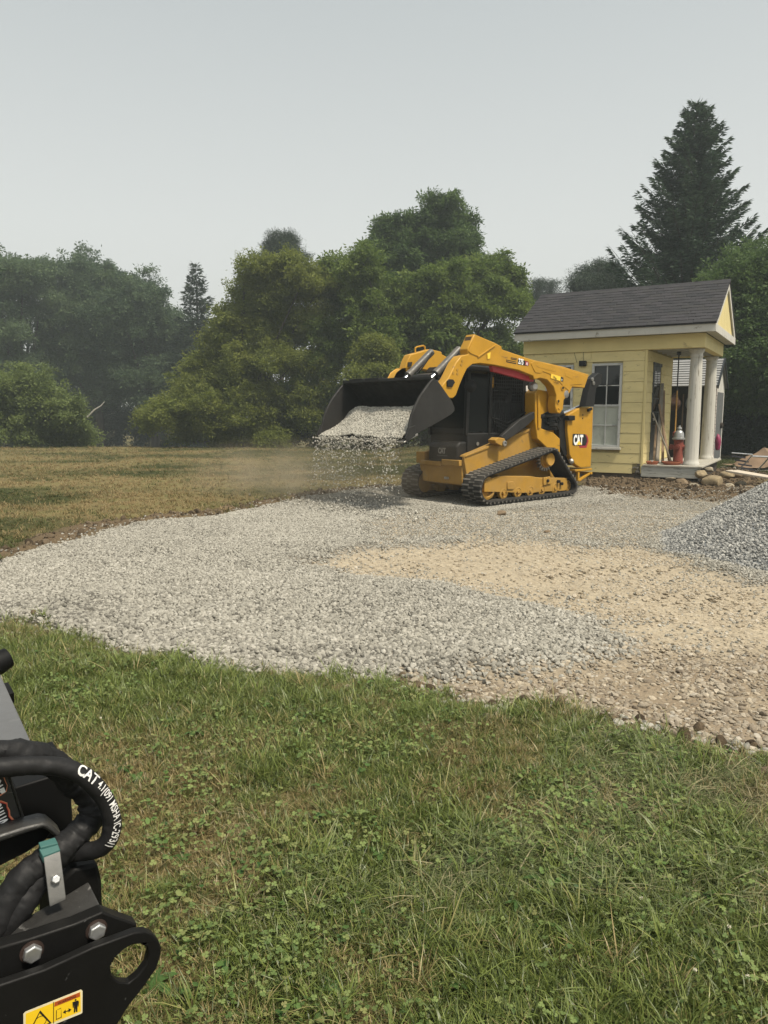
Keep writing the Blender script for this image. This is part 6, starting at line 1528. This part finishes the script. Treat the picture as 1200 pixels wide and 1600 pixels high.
broad_tree('thicket', (1.0, 41, -.3), spread((1.0, 41, -.3), list(zip(u_pts, (1.5,) * 10)), 1.0, 54), 620, 12, .13, .7, DRK, 54, 'dark shaded undergrowth below the middle trees behind the loader', 'undergrowth', None, .1, 5)
pine([(11.548,56.000,10.805),(11.181,56.000,10.487),(11.934,56.000,10.441),(10.916,56.000,9.848),(12.234,56.000,9.848),(11.580,56.000,9.665),(10.610,56.000,8.978),(12.496,56.000,8.978),(11.619,56.000,8.288),(11.672,56.000,6.438),(11.226,56.000,3.631)], (.45, .6, .6, .8, .8, 1.0, .8, .8, 1.3, 1.4, 1.4), 56, 'soft hazy pine over the left end of the hut roof', 24, 240)
pine([(11.932,42.000,9.465),(11.589,42.000,9.262),(12.364,42.000,9.194),(11.072,42.000,8.990),(12.724,42.000,8.990),(11.959,42.000,8.786),(10.669,42.000,8.445),(11.449,42.000,8.308),(12.506,42.000,8.308),(10.324,42.000,8.240),(11.834,42.000,7.452),(12.724,42.000,7.280),(12.071,42.000,5.899)], (.35, .4, .4, .4, .4, .6, .35, .6, .7, .25, .9, .9, 1.2), 42, 'greyish pine between the hut roof and the large spruce', 25, 240)
conifer('spruce_tree', [(11.934,30.000,-0.428)][0], 13.7, 4.3, SPR, 26, 'large dark spruce towering behind the yellow hut', tw=.22, step=.25, per=13, dens=4.4, nw=.25, up=.34, power=.80)
conifer('spruce_tree', (-15.0, 25, 0), 10.2, 2.45, SPR, 27, 'dark conifer of which one branch tip enters at the left edge', z0=6.15, tw=.3, step=.34, per=9, dens=1.2, nw=.22, up=.10, power=1.2)
# right edge: leafy tree over a dark thicket
u_pts = [(11.607,24.000,5.819),(12.187,24.000,6.129),(11.178,24.000,5.293),(11.883,24.000,5.293),(12.761,24.000,5.683),(11.311,24.000,4.803),(12.146,24.000,4.409),(11.171,24.000,3.815),(12.024,24.000,3.217),(12.984,24.000,4.014),(11.247,24.000,2.615),(11.887,24.000,2.211),(12.693,24.000,2.413),(13.215,24.000,4.999),(10.801,24.000,3.217),(10.931,24.000,4.409),(13.685,24.000,2.816)]
broad_tree('leafy_tree', (13.4, 25, 0), spread((13.4, 25, 0), list(zip(u_pts, (.7, .8, .6, 1.0, 1.2, .8, 1.1, .6, 1.0, 1.4, .5, .7, 1.1, 1.3, .4, .5, 1.3))), 1.1, 61), 950, 12, .115, .46, ASH, 61, 'leafy green tree hanging in layers at the right edge', 'tree', None, .16, 10, droop=.4)
u_pts = [(12.493,27.000,1.615),(13.218,27.000,1.155),(13.897,27.000,1.385),(14.725,27.000,1.155),(13.030,27.000,0.462),(13.961,27.000,0.462),(12.318,27.000,0.694),(15.125,27.000,0.462),(11.813,27.000,1.385),(13.504,27.000,2.072),(11.105,27.000,1.615),(10.388,27.000,2.072),(12.667,27.000,2.527),(11.922,27.000,3.432),(11.209,27.000,3.881),(10.547,27.000,3.432)]
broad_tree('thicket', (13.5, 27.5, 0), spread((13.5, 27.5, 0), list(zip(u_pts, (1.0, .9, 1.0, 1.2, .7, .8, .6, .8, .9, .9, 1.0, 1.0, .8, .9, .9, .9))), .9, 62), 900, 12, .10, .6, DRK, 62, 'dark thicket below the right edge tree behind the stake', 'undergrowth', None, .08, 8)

# ------------------------------------------------------------------ smoke haze and dust
def vol_box(name, x0, x1, y0, y1, z0, z1, mat):
    o = MB().bb(x0, x1, y0, y1, z0, z1).build(name, mat, None, smooth=False); o['kind'] = 'stuff'; return o
m, b = new_mat('thin wildfire smoke')
p = b('ShaderNodeVolumePrincipled', {'Color': (.80, .89, .90, 1), 'Density': .0020, 'Anisotropy': .2})
b('ShaderNodeOutputMaterial', {'Volume': p.outputs[0]})
vol_box('haze', -195, 195, -45, 245, -4.0, 19, m)
m, b = new_mat('drifting stone dust')
tc = b('ShaderNodeTexCoord')
def puff(c, r):
    d = b('ShaderNodeVectorMath', {0: tc.outputs['Object'], 1: c}, operation='SUBTRACT').outputs[0]
    d = b('ShaderNodeVectorMath', {0: d, 1: (1 / r[0], 1 / r[1], 1 / r[2])}, operation='MULTIPLY').outputs[0]
    l = b('ShaderNodeVectorMath', {0: d}, operation='LENGTH').outputs['Value']
    return b('ShaderNodeMapRange', {'Value': l, 1: 1.0, 2: .1, 3: 0.0, 4: 1.0}, interpolation_type='SMOOTHSTEP').outputs[0]
f = b.math('ADD', puff((1.35, .1, .75), (1.5, 1.7, 1.0)), b.math('MULTIPLY', puff((2.0, -2.2, .40), (2.0, 2.6, .75)), 1.7))
nz = b.ramp(b.noise(tc.outputs['Object'], 1.3, 5, .6, .4), [(.40, .0), (.66, 1.0)])
p = b('ShaderNodeVolumePrincipled', {'Color': (.74, .62, .45, 1), 'Density': b.math('MULTIPLY', b.math('MULTIPLY', f, nz), .34), 'Anisotropy': .1})
b('ShaderNodeOutputMaterial', {'Volume': p.outputs[0]})
o = vol_box('dust_cloud', -.4, 4.4, -4.2, 2.0, .06, 2.0, m)
o.location = ld.location; o.rotation_euler = ld.rotation_euler
